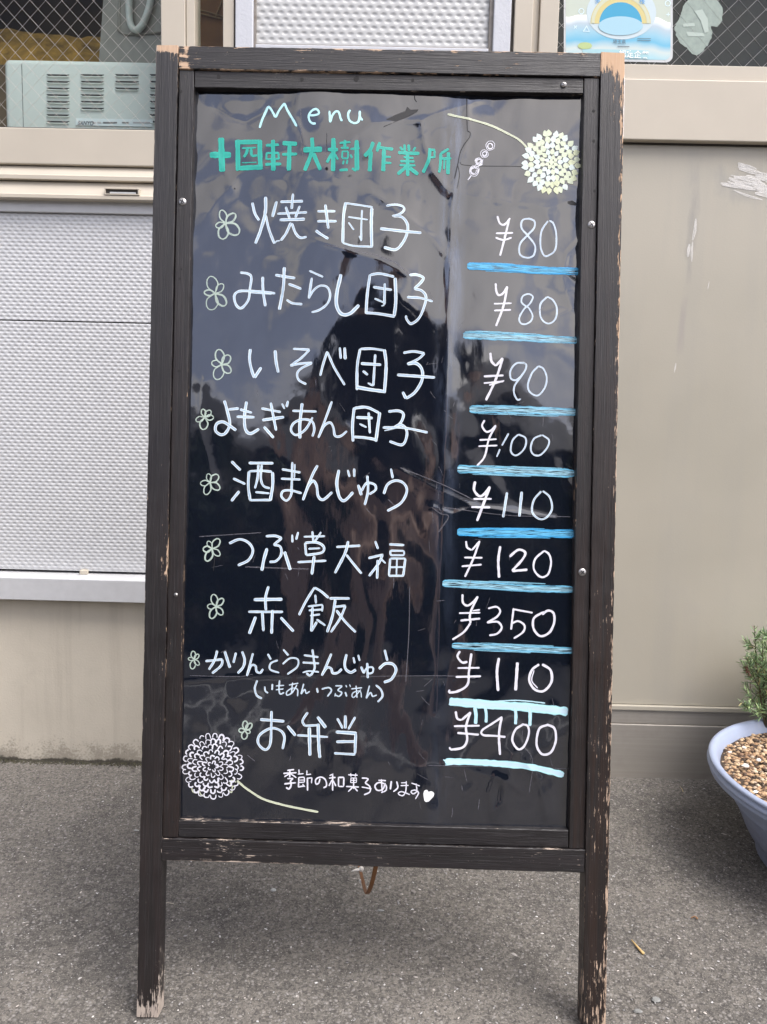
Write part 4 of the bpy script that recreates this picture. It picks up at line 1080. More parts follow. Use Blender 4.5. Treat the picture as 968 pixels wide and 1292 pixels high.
def loops(blk, c, tips, wd=0.28, w=7.5):
    x0, y0, s = blk; out = []
    for tx, ty in tips:
        dx, dy = tx-c[0], ty-c[1]; L = math.hypot(dx, dy); k = wd*random.uniform(.85, 1.2)
        pts = [(0, 0), (.45, k), (.85, k*.75), (1, 0), (.85, -k*.75), (.45, -k), (0.02, 0)]
        for rep in range(2):
            jj = random.uniform(-.04, .04)
            out.append((w/s, [(x0+(c[0]+dx*u-dy*(v+jj)*1.0)/s, y0+(c[1]+dy*u+dx*(v+jj))/s) for u, v in pts]))
    return out
FL = [((260, 240, 6.453), (155, 265), [(122, 158), (236, 188), (264, 350), (130, 394), (78, 290)]),
      ((250, 330, 6.05), (130, 240), [(92, 112), (188, 170), (207, 332), (88, 364), (46, 232)]),
      ((250, 420, 6.05), (178, 240), [(150, 126), (240, 172), (247, 300), (138, 354), (103, 228)]),
      ((240, 495, 6.05), (110, 190), [(98, 128), (154, 138), (178, 192), (95, 282), (42, 212)]),
      ((240, 570, 6.05), (150, 235), [(136, 168), (212, 178), (224, 287), (116, 326), (78, 242)]),
      ((240, 660, 6.05), (170, 195), [(140, 138), (224, 122), (228, 248), (128, 288), (102, 200)]),
      ((240, 730, 6.05), (200, 212), [(178, 120), (257, 152), (252, 272), (163, 302), (136, 212)]),
      ((230, 810, 6.453), (98, 140), [(92, 72), (137, 98), (143, 182), (85, 217), (52, 132)]),
      ((290, 885, 5.378), (105, 195), [(105, 130), (150, 148), (140, 208), (96, 254), (63, 195)])]
for blk, c, tips in FL: ribbons('flower_drawing', loops(blk, c, tips), M['ink_green'], step=1.2)

r = lambda blk, txt, **k: parse(blk, txt, **k)
rows = []
A, B = (260, 240, 6.453), (400, 240, 6.453)
rows.append(r(A, """375,95 395,180 430,240 (24) / 485,50 480,180 440,330 400,430 (27) / 485,200 510,310 555,430 (22) / 603,408 575,412 556,430 (12) / 575,90 540,215 (26)
 / 605,95 792,95 (22) / 710,32 698,155 (23) / 580,190 825,185 (19) / 650,135 682,232 (23) / 765,132 728,226 (21) / 600,240 806,240 (25) / 692,265 652,350 608,408 (22) / 700,270 730,350 770,390 822,385 (22)""")
 + r(B, """5,180 152,180 (22) / 5,262 162,262 (22) / 70,125 95,322 (23) / -8,335 30,365 95,405 (24)
 / 235,105 218,220 212,440 (25) / 240,112 350,128 455,145 (17) / 447,150 443,300 447,470 (27) / 212,440 300,462 455,468 (17) / 255,225 415,248 (15) / 368,168 362,300 362,420 (16) / 362,422 345,380 (12) / 258,270 302,332 (15)
 / 565,135 640,125 700,140 708,172 670,205 612,218 (19) / 620,218 690,225 735,280 735,350 700,430 640,490 545,472 (24) / 515,320 680,338 850,350 (25)"""))
A, B = (250, 330, 6.05), (400, 330, 6.05)
rows.append(r(A, """320,80 380,90 405,118 395,200 382,290 330,352 290,330 275,262 310,225 400,222 500,228 588,240 (20) / 492,112 495,220 512,338 (22) / 400,236 560,246 (8)
 / 588,100 742,128 (21) / 658,42 650,200 620,366 (25) / 690,170 790,212 (21) / 675,290 720,318 797,328 (19)""")
 + r(B, """-57,74 50,124 (15) / -37,128 -62,285 (19) / -62,285 -25,225 25,190 80,200 102,260 80,325 20,372 -40,390 (17)
 / 185,102 155,230 150,330 185,400 250,400 322,334 (28) / 405,105 385,250 375,400 (23) / 405,108 480,98 590,122 (20) / 597,130 602,300 590,418 (25) / 372,392 470,400 595,420 (22) / 428,198 572,222 (20) / 518,172 515,332 (20) / 440,285 525,322 (15) / 515,335 492,342 (12)
 / 705,110 760,104 812,125 790,165 742,210 (22) / 742,210 800,225 832,270 820,340 780,430 720,474 685,440 680,412 (21) / 688,275 790,280 884,306 (20)"""))
A, B = (250, 420, 6.05), (400, 420, 6.05)
rows.append(r(A, """398,122 392,200 410,290 430,342 / 430,342 482,262 (24) / 588,132 595,220 612,302 (25) / 725,122 852,128 / 852,128 790,190 704,250 / 704,250 780,235 872,228 / 870,230 790,270 757,310 770,360 827,392 (19)""")
 + r(B, """25,328 50,230 80,142 (19) / 80,145 130,260 212,397 (19) / 175,112 182,198 (21) / 212,112 216,202 (24)
 / 330,122 308,250 305,435 (23) / 330,122 420,120 512,132 (19) / 515,125 528,250 515,458 (24) / 300,412 400,430 515,446 (27) / 335,232 490,242 (22) / 445,162 430,402 (19) / 430,402 388,380 (15) / 350,288 388,318 (20)
 / 660,150 740,140 822,155 / 822,155 770,200 688,235 (20) / 690,235 760,232 802,280 802,360 750,450 680,500 / 680,500 655,448 (24) / 612,318 750,328 902,340 (23)"""))
A, B = (240, 495, 6.05), (390, 495, 6.05)
rows.append(r(A, """260,62 280,130 302,240 270,310 230,322 192,290 202,240 250,225 302,255 352,290 (24) / 290,130 372,122 (21) / 430,70 415,180 422,280 460,315 527,280 (24) / 380,130 472,156 (21) / 355,186 492,190 (22)
 / 543,122 692,150 (19) / 550,212 717,188 (24) / 615,78 656,292 (21) / 563,262 637,347 (22) / 700,85 720,126 (17) / 747,65 735,112 (22)
 / 780,140 965,146 (19) / 855,82 837,240 837,352 (25) / 935,190 880,282 810,325 770,290 790,235 860,205 930,222 947,280 933,337 (19)""")
 + r(B, """175,68 130,190 70,347 / 70,347 112,258 160,230 185,268 198,330 240,334 290,295 (19) / 345,115 332,250 336,375 (23) / 345,120 440,113 535,155 (23) / 540,150 525,260 510,377 (24) / 340,340 420,345 512,360 (23)
 / 360,190 486,195 (22) / 455,152 465,312 (19) / 385,240 440,267 (15) / 605,145 680,140 720,162 712,210 682,252 (22) / 650,265 700,245 742,280 745,340 710,400 613,373 (22) / 563,268 720,270 907,306 (19) / 575,292 700,264 (10)"""))
A, B = (240, 570, 6.05), (390, 570, 6.05)
rows.append(r(A, """315,72 386,142 (21) / 328,203 422,247 (19) / 377,300 315,377 (22) / 448,86 636,88 (21) / 450,150 445,260 460,372 (23) / 450,150 540,145 625,152 (19) / 630,155 630,260 613,372 (24) / 455,370 622,368 (19) / 522,98 515,200 495,280 (18) / 547,98 540,200 560,260 610,280 (18) / 498,308 607,318 (17)
 / 700,133 842,158 (19) / 693,205 842,212 (19) / 780,78 775,250 770,330 735,373 697,340 710,300 770,295 852,317 (18) / 800,93 795,200 (12)""")
 + r(B, """65,103 20,190 -47,370 / -47,370 -10,270 30,222 58,260 70,340 110,365 177,308 (22) / 228,138 212,240 230,340 270,373 337,308 (24) / 295,138 310,192 (19) / 345,128 345,192 (21)
 / 375,252 400,332 (24) / 400,300 440,240 500,250 508,290 460,325 (20) / 445,182 450,300 425,407 (20) / 625,128 640,202 (19) / 570,322 600,250 660,220 722,240 747,300 702,390 598,452 (21)"""))
A, B = (240, 660, 6.05), (390, 660, 6.05)
rows.append(r(A, """300,155 380,124 450,150 482,210 450,280 368,322 (20) / 580,100 650,97 702,115 / 702,115 640,165 (20) / 640,165 690,180 697,240 660,288 608,296 (20) / 590,192 565,280 550,362 (26) / 722,217 745,290 766,357 (26) / 780,88 782,147 (17) / 826,68 810,127 (19)""")
 + r(B, """-40,104 122,100 (15) / 25,62 35,152 (19) / 92,68 45,142 (16) / -30,150 -22,245 (19) / -30,150 60,148 112,180 97,225 -20,245 (19) / -5,196 85,192 (15) / -87,298 132,287 (17) / 40,250 22,392 (24) / 208,182 392,172 (19) / 300,137 275,230 198,382 (22) / 285,240 340,310 402,385 (19)
 / 505,137 527,197 (19) / 453,267 567,240 / 562,240 530,310 458,404 (20) / 525,280 520,424 (20) / 545,270 585,307 (15) / 613,162 727,168 (20) / 620,210 725,212 / 725,212 727,242 / 620,245 727,245 / 620,210 622,245 (16) / 620,270 610,402 (18) / 620,270 737,270 (16) / 735,270 720,402 (18) / 608,402 725,402 (18) / 672,270 667,402 (13) / 613,337 732,335 (15)"""))
A, B = (240, 730, 6.05), (370, 730, 6.05)
rows.append(r(A, """490,158 707,156 (25) / 602,57 580,140 582,240 (21) / 448,250 712,252 (19) / 505,288 455,418 (26) / 555,255 563,397 (22) / 632,237 625,418 (21) / 693,293 792,402 (22)""")
 + r(B, """45,278 100,170 165,66 (19) / 165,68 215,98 272,147 (19) / 170,122 175,190 (19) / 113,212 227,198 (15) / 120,242 222,235 (15) / 226,200 222,250 (15) / 130,282 207,272 (15) / 150,215 140,402 / 140,402 182,328 (20) / 180,310 247,357 (17)
 / 278,150 432,150 (21) / 322,160 302,280 260,408 (22) / 320,215 402,205 / 400,205 360,300 288,408 (19) / 330,240 400,330 478,408 (20)"""))
A, B = (230, 810, 6.453), (370, 810, 6.453)
rows.append(r(A, """193,153 332,138 / 332,138 320,190 248,252 (20) / 290,67 265,150 220,222 (20) / 350,73 392,207 (24) / 442,83 420,167 (20) / 492,73 512,140 500,200 455,252 (22) / 580,88 555,180 530,272 / 530,272 565,190 600,190 610,235 640,245 662,215 (18)
 / 700,93 725,140 (17) / 782,145 725,170 720,220 792,247 (15) / 825,58 867,107 (17) / 820,177 880,130 942,140 937,200 858,260 (15) / 615,308 595,370 610,430 652,457 (18) / 675,358 680,395 702,412 (13) / 737,338 735,387 (15)
 / 795,308 790,380 800,420 832,408 (13) / 765,354 832,350 (10) / 765,386 827,378 (10) / 870,348 947,333 (10) / 900,328 890,422 (11) / 937,345 897,410 855,430 855,400 900,373 940,385 940,440 (10)""")
 + r(B, """88,105 207,122 (17) / 78,165 212,172 (17) / 158,58 170,150 175,215 140,270 108,250 (18) / 78,247 130,235 212,242 (13) / 312,93 275,180 233,272 / 233,272 275,208 310,215 322,250 360,250 397,218 (20) / 435,98 420,170 430,220 470,245 512,223 (22) / 490,122 502,172 (17) / 530,102 542,152 (17)
 / 553,197 575,252 (19) / 575,252 600,210 647,205 647,245 600,257 (15) / 603,168 608,292 (19) / 745,62 767,152 (20) / 698,217 750,175 812,180 837,230 800,300 738,327 (24)
 / 87,338 65,422 / 65,422 95,385 107,415 137,400 (12) / 193,373 202,412 (15) / 233,382 290,370 312,395 280,442 (14) / 343,355 397,358 365,390 397,410 375,440 345,430 (12) / 340,442 345,415 (9) / 425,405 437,442 (13) / 430,348 437,367 (10) / 460,343 467,364 (10)
 / 473,380 562,370 (10) / 513,353 520,452 (11) / 552,385 500,445 480,440 490,410 545,398 557,450 (9) / 622,353 595,457 / 595,457 630,410 647,440 682,430 (12) / 673,348 715,388 727,440 688,487 (17)"""))
A = (290, 885, 5.378)
rows.append(r(A, """208,120 372,132 (21) / 285,62 283,180 275,290 240,325 195,282 205,225 280,180 345,195 372,240 360,322 (18) / 393,163 447,232 (22) / 530,73 495,130 512,167 (17) / 510,165 602,160 (15) / 595,103 652,177 (24) / 458,228 667,240 (15) / 540,175 545,367 (24) / 600,150 605,300 612,382 (22)
 / 730,113 767,182 (17) / 785,93 785,182 (21) / 852,103 805,187 (17) / 720,205 862,215 (24) / 723,272 852,270 (20) / 855,215 850,352 (20) / 708,350 852,358 (17)"""))
A, B = (350, 955, 8.8), (450, 960, 8.8)
rows.append(r(A, """188,137 110,148 (18) / 68,180 215,172 (18) / 140,135 140,225 (18) / 135,185 78,218 (16) / 150,185 212,228 (16) / 112,238 177,236 / 177,236 145,265 (16) / 145,260 155,312 130,352 98,335 (19) / 78,297 207,283 (18)
 / 240,137 243,180 (16) / 228,188 292,183 (14) / 330,147 328,190 (14) / 318,195 377,190 (14) / 240,222 235,337 (17) / 240,225 302,223 (15) / 300,225 302,280 (15) / 240,255 300,254 (10) / 240,282 300,280 (14) / 238,332 302,320 (18) / 280,300 307,332 (13) / 335,228 336,374 (19) / 335,235 387,230 / 385,230 380,292 (15)
 / 475,238 460,290 430,298 428,250 480,222 532,250 547,318 513,342 (17) / 622,188 580,207 (15) / 573,235 647,225 (17) / 615,200 615,372 (17) / 610,250 573,322 (15) / 620,260 652,322 (15) / 680,222 680,324 (17) / 680,225 742,225 (17) / 740,225 737,322 (17) / 680,325 737,325 (15)
 / 788,195 892,200 (15) / 815,178 820,217 (12) / 872,178 865,217 (12) / 818,230 815,282 / 815,230 882,230 / 880,230 877,282 / 815,282 878,280 / 815,255 877,255 (11) / 763,325 907,330 (17) / 848,225 848,352 (15) / 840,330 788,382 (15) / 855,335 892,377 (15)""")
 + r(B, """58,185 127,195 95,240 / 95,240 147,280 147,340 83,372 (17) / 58,285 167,305 (15) / 243,210 327,215 (15) / 275,198 285,332 (15) / 320,240 290,310 230,320 205,270 250,235 322,260 327,320 273,347 (17)
 / 387,218 375,312 (19) / 445,222 457,290 408,337 (17) / 493,238 557,235 (13) / 488,268 577,265 (13) / 552,218 545,330 510,380 463,357 500,335 592,367 (14) / 608,238 702,272 (13) / 660,245 667,330 625,360 605,332 650,318 687,350 653,417 (14)"""))
for k, st in enumerate(rows):
    ribbons('menu_line', st, M['ink_white'] if k < 9 else M['ink_price'], step=1.2 if k in (7, 9) else 1.8)
heart = [(450+x/8.8, 960+y/8.8) for x, y in ((765, 316), (785, 316), (797, 338), (825, 330), (850, 338), (862, 360), (853, 388), (825, 418), (800, 444), (770, 450), (752, 435), (745, 398), (742, 355), (750, 326))]
fills('heart_drawing', [(heart, 0)], [simple('heart_ink', (0.84, 0.86, 0.86), 0.5, 0, 0.04, 100)])

# prices
PR = [((570, 250, 5.378), """310,122 325,168 350,185 / 350,185 375,165 397,135 / 392,138 360,270 328,392 (14) / 300,240 417,235 (13) / 298,268 350,284 407,268 (13)""",
       """515,250 475,202 480,150 520,138 562,155 560,200 515,250 465,310 463,380 510,403 557,385 567,320 515,250 (12) / 655,152 612,220 605,320 630,385 670,380 707,340 712,240 692,170 665,150 (12)"""),
      ((570, 340, 5.378), """298,95 303,150 320,175 350,160 378,115 / 378,115 350,250 300,386 (15) / 285,234 407,230 (12) / 288,280 402,275 (13)""",
       """525,260 476,225 483,180 525,165 552,185 532,230 490,270 458,330 468,365 500,371 537,350 550,310 525,260 (11) / 650,182 605,232 603,310 630,355 670,363 707,330 717,260 692,205 650,180 (12)"""),
      ((570, 430, 5.378), """262,82 270,140 300,170 / 300,170 347,118 / 345,122 300,260 233,403 (17) / 218,241 352,235 (15) / 218,287 352,275 / 255,300 357,270 (12)""",
       """500,152 440,153 400,200 402,255 440,265 490,215 507,165 480,145 (12) / 480,230 430,300 423,350 445,397 470,395 (12) / 590,170 545,220 518,300 535,350 585,370 632,320 647,250 625,190 590,170 (12)"""),
      ((570, 520, 5.378), """225,53 208,90 233,130 265,125 302,88 / 300,92 255,180 225,300 173,364 (14) / 190,188 307,182 (12) / 183,230 312,225 (12)""",
       """388,143 365,185 343,225 (12) / 330,250 308,302 (12) / 455,150 415,190 403,260 430,292 470,275 502,230 502,175 455,150 (12) / 612,155 560,180 538,240 555,285 600,291 647,245 662,190 615,153 (12)"""),
      ((570, 590, 5.378), """160,93 153,150 183,190 215,185 262,128 / 260,130 215,250 173,362 (18) / 148,212 272,212 (14) / 133,268 262,270 (14)""",
       """378,168 350,337 (18) / 478,163 460,332 (20) / 610,160 560,220 548,300 590,346 640,341 682,280 667,200 620,158 (14)"""),
      ((550, 670, 5.378), """205,68 213,110 243,130 / 245,130 300,68 / 298,70 250,200 198,312 (14) / 193,180 317,182 (13) / 176,240 312,228 (13)""",
       """438,103 425,200 430,317 (18) / 500,175 560,128 607,145 590,190 518,270 / 518,272 622,262 (17) / 735,135 675,190 666,260 710,311 760,295 782,220 770,160 735,133 (14)"""),
      ((550, 740, 5.378), """182,53 185,110 215,130 250,110 287,68 / 285,70 235,180 235,250 / 235,250 190,310 113,362 (15) / 158,182 302,178 (13) / 250,165 300,158 (10) / 168,232 302,218 (15)""",
       """355,150 410,138 437,165 415,205 348,245 / 348,245 420,240 447,280 415,320 363,332 (14) / 528,148 510,292 (14) / 530,155 657,178 (13) / 515,250 560,235 602,265 590,310 528,352 (14) / 720,190 760,163 797,180 802,240 770,310 710,336 665,290 663,220 710,183 742,173 (16)"""),
      ((550, 810, 5.378), """165,63 148,100 180,140 215,135 / 242,78 225,200 215,290 150,335 88,346 / 88,346 95,325 (16) / 148,178 297,175 (13) / 136,238 307,232 (14)""",
       """428,108 415,200 422,332 (19) / 553,138 540,327 (22) / 700,150 650,190 633,260 670,320 730,331 782,270 777,190 720,150 (17) / 665,190 650,260 690,312 (8)"""),
      ((550, 885, 5.378), """135,68 145,115 175,127 / 175,125 237,73 / 235,72 205,170 212,260 180,312 98,326 / 98,326 93,308 (16) / 123,168 297,163 (14) / 146,213 292,224 (15)""",
       """450,103 380,150 313,195 320,226 400,232 472,240 (15) / 445,105 428,220 435,362 (17) / 590,155 540,190 518,260 555,321 600,300 630,220 622,165 582,153 (15) / 760,155 700,185 683,290 720,356 780,341 812,260 802,180 750,153 (16)""")]
for k, (blk, yen, num) in enumerate(PR):
    ribbons('price', parse(blk, yen)+(parse(blk, num) if k > 4 else []), M['ink_price'], step=1.3)
    if k <= 4: ribbons('price', parse(blk, num), M['ink_white'] if k == 4 else M['ink_thin'], step=1.3)
UL = [((570, 250, 5.378), [(105, 462), (300, 468), (600, 487), (866, 493)], 52, 'ink_blue'), ((570, 340, 5.378), [(78, 447), (300, 457), (600, 468), (857, 478)], 54, 'ink_lightblue'),
      ((570, 430, 5.378), [(122, 464), (400, 466), (700, 478), (848, 484)], 58, 'ink_lightblue'), ((570, 520, 5.378), [(40, 385), (300, 392), (600, 405), (838, 416)], 60, 'ink_lightblue'),
      ((570, 590, 5.378), [(38, 437), (300, 440), (600, 445), (832, 450)], 60, 'ink_blue'), ((550, 670, 5.378), [(46, 355), (300, 366), (600, 388), (932, 396)], 52, 'ink_lightblue'),
      ((550, 740, 5.378), [(110, 402), (300, 408), (600, 420), (928, 434)], 48, 'ink_lightblue')]
for k, (blk, pts, w, mm) in enumerate(UL):
    x0, y0, s = blk
    P_ = [(x0+x/s, y0+y/s) for x, y in pts]
    S = [(w/s, P_)]
    for j in range(9):                    # single brush hairs along the edges
        a = random.uniform(0, .5); b = a+random.uniform(.2, .5); o = random.choice([-1, 1])*w/s*random.uniform(.36, .56)
        q0 = np.array(P_[0])+(np.array(P_[-1])-np.array(P_[0]))*a; q1 = np.array(P_[0])+(np.array(P_[-1])-np.array(P_[0]))*min(1, b)
        S.append((random.uniform(.7, 1.6), [tuple(q0+[0, o]), tuple((q0+q1)/2+[0, o+random.uniform(-.4, .4)]), tuple(q1+[0, o])]))
    ribbons('underline', S, M[mm], step=3, ragged=0.05)
x0, y0, s = 550, 810, 5.378
S = [(62/s, [(x0+x/s, y0+y/s) for x, y in ((92, 405), (300, 420), (600, 440), (893, 470))]), (2.2, [(x0+x/s, y0+y/s) for x, y in ((88, 424), (200, 432), (400, 452))]),
     (1.6, [(x0+x/s, y0+y/s) for x, y in ((420, 400), (560, 395), (740, 412))])]
for a, b, w in ((270, 555, 24), (340, 545, 22), (540, 557, 22), (637, 568, 24)):
    S.append((w/s, [(x0+(a-6)/s, y0+440/s), (x0+(a+2)/s, y0+490/s), (x0+a/s, y0+b/s)]))
ribbons('underline', S, M['ink_pale'], step=2)
S = parse((550, 885, 5.378), "62,402 200,408 350,416 560,432 700,455 868,498 (46) / 50,390 80,412 150,425 (9) / 62,428 120,422 (8)")
ribbons('underline', S, M['ink_pale'], step=2)

# scratches, creases and repairs in the sheet
S = []
for a in (((505, 590), (560, 612), (610, 637)), ((545, 640), (556, 648), (566, 652), (553, 672)), ((410, 310), (440, 316), (490, 328), (520, 350)),
          ((240, 852), (300, 853), (320, 850)), ((455, 853), (560, 853), (600, 856)), ((560, 640), (640, 650), (720, 652)), ((252, 677), (330, 672)), ((310, 715), (390, 718)),
          ((517, 740), (516, 800), (512, 860)), ((490, 630), (500, 640)), ((380, 140), (382, 200)), ((413, 170), (411, 205)), ((312, 952), (322, 960)), ((540, 965), (720, 970)), ((668, 1000), (672, 960), (660, 940))):
    S.append((random.uniform(.8, 1.5), list(a)))
for i in range(80):
    x = random.gauss(560, 22) if random.random() < .5 else random.uniform(250, 715); y = random.uniform(330, 1020)
    a = random.gauss(1.5, .35) if random.random() < .6 else random.uniform(0, 3.1); l = random.uniform(3, 16)
    S.append((random.uniform(.35, 1.0), [(x, y), (x+math.cos(a)*l/2+random.uniform(-.6, .6), y+math.sin(a)*l/2), (x+math.cos(a)*l, y+math.sin(a)*l)]))

ribbons('scratch', S, M['ink_scratch'], lift=0.00005, step=2)['kind'] = 'stuff'
S = parse(b2, "915,70 915,180 918,270 / 918,270 935,280 930,310 900,350 875,400 860,470 840,560 (6) / 860,480 870,540 855,620 (4) / 595,50 598,80 610,95 (6) / 60,290 62,400 (3)")
S += [(0.7, [(580, 205), (590, 209), (660, 210)]), (1.0, [(270, 720), (272, 700)])]
ribbons('crack', S, M['ink_dark'], lift=0.00006)
tear = [(400+x/4.84, 110+y/4.84) for x, y in ((405, 255), (425, 205), (480, 175), (540, 150), (550, 125), (572, 142), (620, 140), (612, 155), (570, 180), (500, 210), (450, 235))]
patch = [(550+x/4.84, 120+y/4.84) for x, y in ((808, 645), (835, 640), (862, 655), (858, 670), (825, 668), (806, 658))]
fills('tear', [(tear, 0)], [M['ink_dark']], lift=0.0001)
fills('tear', [(patch, 0)], [M['ink_dark']], lift=0.0001)

# screws
def screw(px, py, rp=5.2, w=0.0035, sub='screw'):
    x, z = BP(px, py, w); rr = rp*0.00102
    prof = [(rr*0.02, -0.0016), (rr*0.45, -0.0015), (rr*0.8, -0.0010), (rr, -0.0002), (rr*1.02, 0.001)]
    me = lathe_me('screw', prof, 24, True)
    for v in me.vertices: v.co = Vector((v.co.x, v.co.z, v.co.y))
    s = link(sub, me, M['screw'], board); s.location = (x, w, z)
    a = random.uniform(0, 1.5); parts = []
    for k in (0, 1):
        th = a+k*math.pi/2; d = np.array([math.cos(th), 0, math.sin(th)])*rr*.62; n_ = np.array([-math.sin(th), 0, math.cos(th)])*rr*.13
        yo = np.array([0, -0.00165-k*0.00003, 0])
        parts.append(([yo-d-n_, yo+d-n_, yo+d+n_, yo-d+n_], [(0, 1, 2, 3)]))
    Vv, Ff = merge(parts)
    sl = link('cross_slot', mesh_from('cross_slot', Vv, Ff), M['ink_dark'], s)
M['screw'] = simple('dull_steel_screw', (0.42, 0.41, 0.40), 0.35, 0.9, 0.3, 400)
for px, py, rp in ((230.3, 254.5, 5), (746.5, 283.5, 5), (735, 722, 5), (711.5, 106.5, 3.6), (222, 750.5, 2.6)): screw(px, py, rp)
# old plugged nail holes
hole = simple('nail_hole_filler', (0.012, 0.011, 0.011), 0.8)
for px, py, rp in ((450, 99, 4), (381, 100, 2.6), (521, 101, 2.2), (276, 96.5, 3.0), (229, 116, 2), (229, 340, 1.6), (227, 352, 1.8), (226, 468, 2), (215, 822, 2.2), (218, 831, 1.4), (749, 140, 2), (749, 178, 2), (750, 241, 2), (748, 540, 1.8), (219, 1037, 1.6)):
    x, z = BP(px, py, 0.004); rr = rp*0.001
    s = link('nail_hole', mesh_from('nail_hole', [(rr*math.cos(k*.785)*random.uniform(.7, 1.1), 0, rr*math.sin(k*.785)*random.uniform(.7, 1.1)) for k in range(8)], [tuple(range(8))]), hole, board)
    s.location = (x, 0.0032 if abs(px-480) > 240 else 0.0042, z)
# hinges and the rear frame
for sx, x_ in ((-1, BP(197, 110)[0]), (1, BP(788.5, 110)[0])):
    zt = BP(500, 84)[1]; zb_ = BP(500, 162)[1]
    xa, xb = (x_-0.0022, x_-0.0002) if sx < 0 else (x_+0.0002, x_+0.0022)
    box('hinge', xa, xb, 0.008, 0.050, zb_, zt, M['screw'], board, 0.0005)
    for zz in (zb_+0.006, zt-0.006, (zb_+zt)/2):
        Vt, Ft = tube([(xa-0.001 if sx < 0 else xb-0.001, 0.014, zz), (xa+0.001 if sx < 0 else xb+0.001, 0.014, zz)], 0.0035, 10)
        link('hinge_screw', mesh_from('hinge_screw', Vt, Ft, True), M['screw'], board)
M['rearwood'] = simple('dark_brown_rear_wood', (0.025, 0.018, 0.015), 0.5, 0, 0.4, 60, 0.4, stretch=(1, 1, 0.08))
def bar(name, a, b, wx, wy, mat, parent):
    a = Vector(a); b = Vector(b); d = (b-a); L = d.length; d.normalize()
    ex = Vector((1, 0, 0)) if abs(d.x) < .9 else Vector((0, 0, 1)); ey = d.cross(ex).normalized(); ex = ey.cross(d).normalized()
    me = box_me(name, -wx/2, wx/2, -wy/2, wy/2, 0, L, 0.0015)
    Mx = Matrix((ex, ey, d)).transposed().to_4x4(); Mx.translation = a
    me.transform(Mx)
    return link(name, me, mat, parent)
tops = []
for sx in (-1, 1):
    top = (sx*0.284, 0.040, BH-0.045); w = B_O+B_X*sx*0.284; foot = W2B((w[0], 1.365, 0.0))
    bar('rear_leg', foot, top, 0.028, 0.024, M['rearwood'], board); tops.append((foot, np.array(top)))
for f in (0.97, 0.25):
    a = tops[0][0]+(tops[0][1]-tops[0][0])*f; b = tops[1][0]+(tops[1][1]-tops[1][0])*f
    bar('rear_rail', (a[0]+0.0145, a[1], a[2]), (b[0]-0.0145, b[1], b[2]), 0.024, 0.022, M['rearwood'], board)
# ------------------------------------------------------------------ flower pot with gravel and shrub
PX, PY = 0.865, 1.285
pot = empty('flower_pot', (PX, PY, 0), label='round lavender-blue plastic bowl pot filled with tan gravel at the right edge', cat='flower pot')
t = NT('lavender_blue_plastic'); t.bsdf((0.27, 0.34, 0.52), 0.42)
n1 = t.noise(t.coord('Object'), 7, 6, 0.6); n2 = t.noise(t.coord('Object', (1, 1, 1)), 120, 5, 0.7); sp = t.n('ShaderNodeSeparateXYZ'); t.l(t.coord('Object'), sp.inputs[0])
c = t.mix(t.ramp(n1, [(0.35, 0), (0.65, 1)]), (0.27, 0.315, 0.43), (0.31, 0.36, 0.475))
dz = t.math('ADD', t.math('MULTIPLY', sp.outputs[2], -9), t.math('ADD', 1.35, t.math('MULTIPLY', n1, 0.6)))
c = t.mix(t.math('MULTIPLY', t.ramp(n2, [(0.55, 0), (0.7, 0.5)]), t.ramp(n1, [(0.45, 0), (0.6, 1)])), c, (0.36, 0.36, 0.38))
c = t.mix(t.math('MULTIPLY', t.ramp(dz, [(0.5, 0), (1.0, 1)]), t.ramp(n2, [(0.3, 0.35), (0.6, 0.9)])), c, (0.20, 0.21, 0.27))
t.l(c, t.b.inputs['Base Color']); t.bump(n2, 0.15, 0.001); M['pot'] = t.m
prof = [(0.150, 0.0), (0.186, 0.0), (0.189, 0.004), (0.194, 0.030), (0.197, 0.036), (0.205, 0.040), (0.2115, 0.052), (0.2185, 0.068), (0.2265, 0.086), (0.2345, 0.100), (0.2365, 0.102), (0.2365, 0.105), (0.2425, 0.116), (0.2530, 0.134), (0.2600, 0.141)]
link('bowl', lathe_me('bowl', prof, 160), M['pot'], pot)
prof = [(0.2600, 0.1405), (0.2660, 0.1420), (0.2735, 0.1432), (0.2768, 0.1455), (0.2772, 0.1490), (0.2758, 0.1512), (0.2762, 0.1530), (0.2800, 0.1548), (0.2815, 0.1580), (0.2800, 0.1612), (0.2770, 0.1628), (0.2764, 0.1640), (0.2790, 0.1660), (0.2800, 0.1685), (0.2780, 0.1712), (0.2735, 0.1722), (0.2690, 0.1712), (0.2660, 0.1685), (0.2620, 0.1600), (0.2580, 0.1500), (0.2560, 0.1400)]
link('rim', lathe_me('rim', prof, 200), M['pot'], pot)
soil = simple('dark_potting_soil', (0.045, 0.03, 0.02), 0.9, 0, 0.4, 80)
link('soil', lathe_me('soil', [(0.001, 0.158), (0.12, 0.157), (0.22, 0.152), (0.258, 0.1495)], 64), soil, pot)
V = []; F = []; tn = []
pal = [(0.42, 0.28, 0.16)]*5+[(0.50, 0.36, 0.22)]*4+[(0.33, 0.20, 0.11)]*3+[(0.17, 0.10, 0.06)]*3+[(0.07, 0.045, 0.03)]*3+[(0.55, 0.44, 0.32)]*2
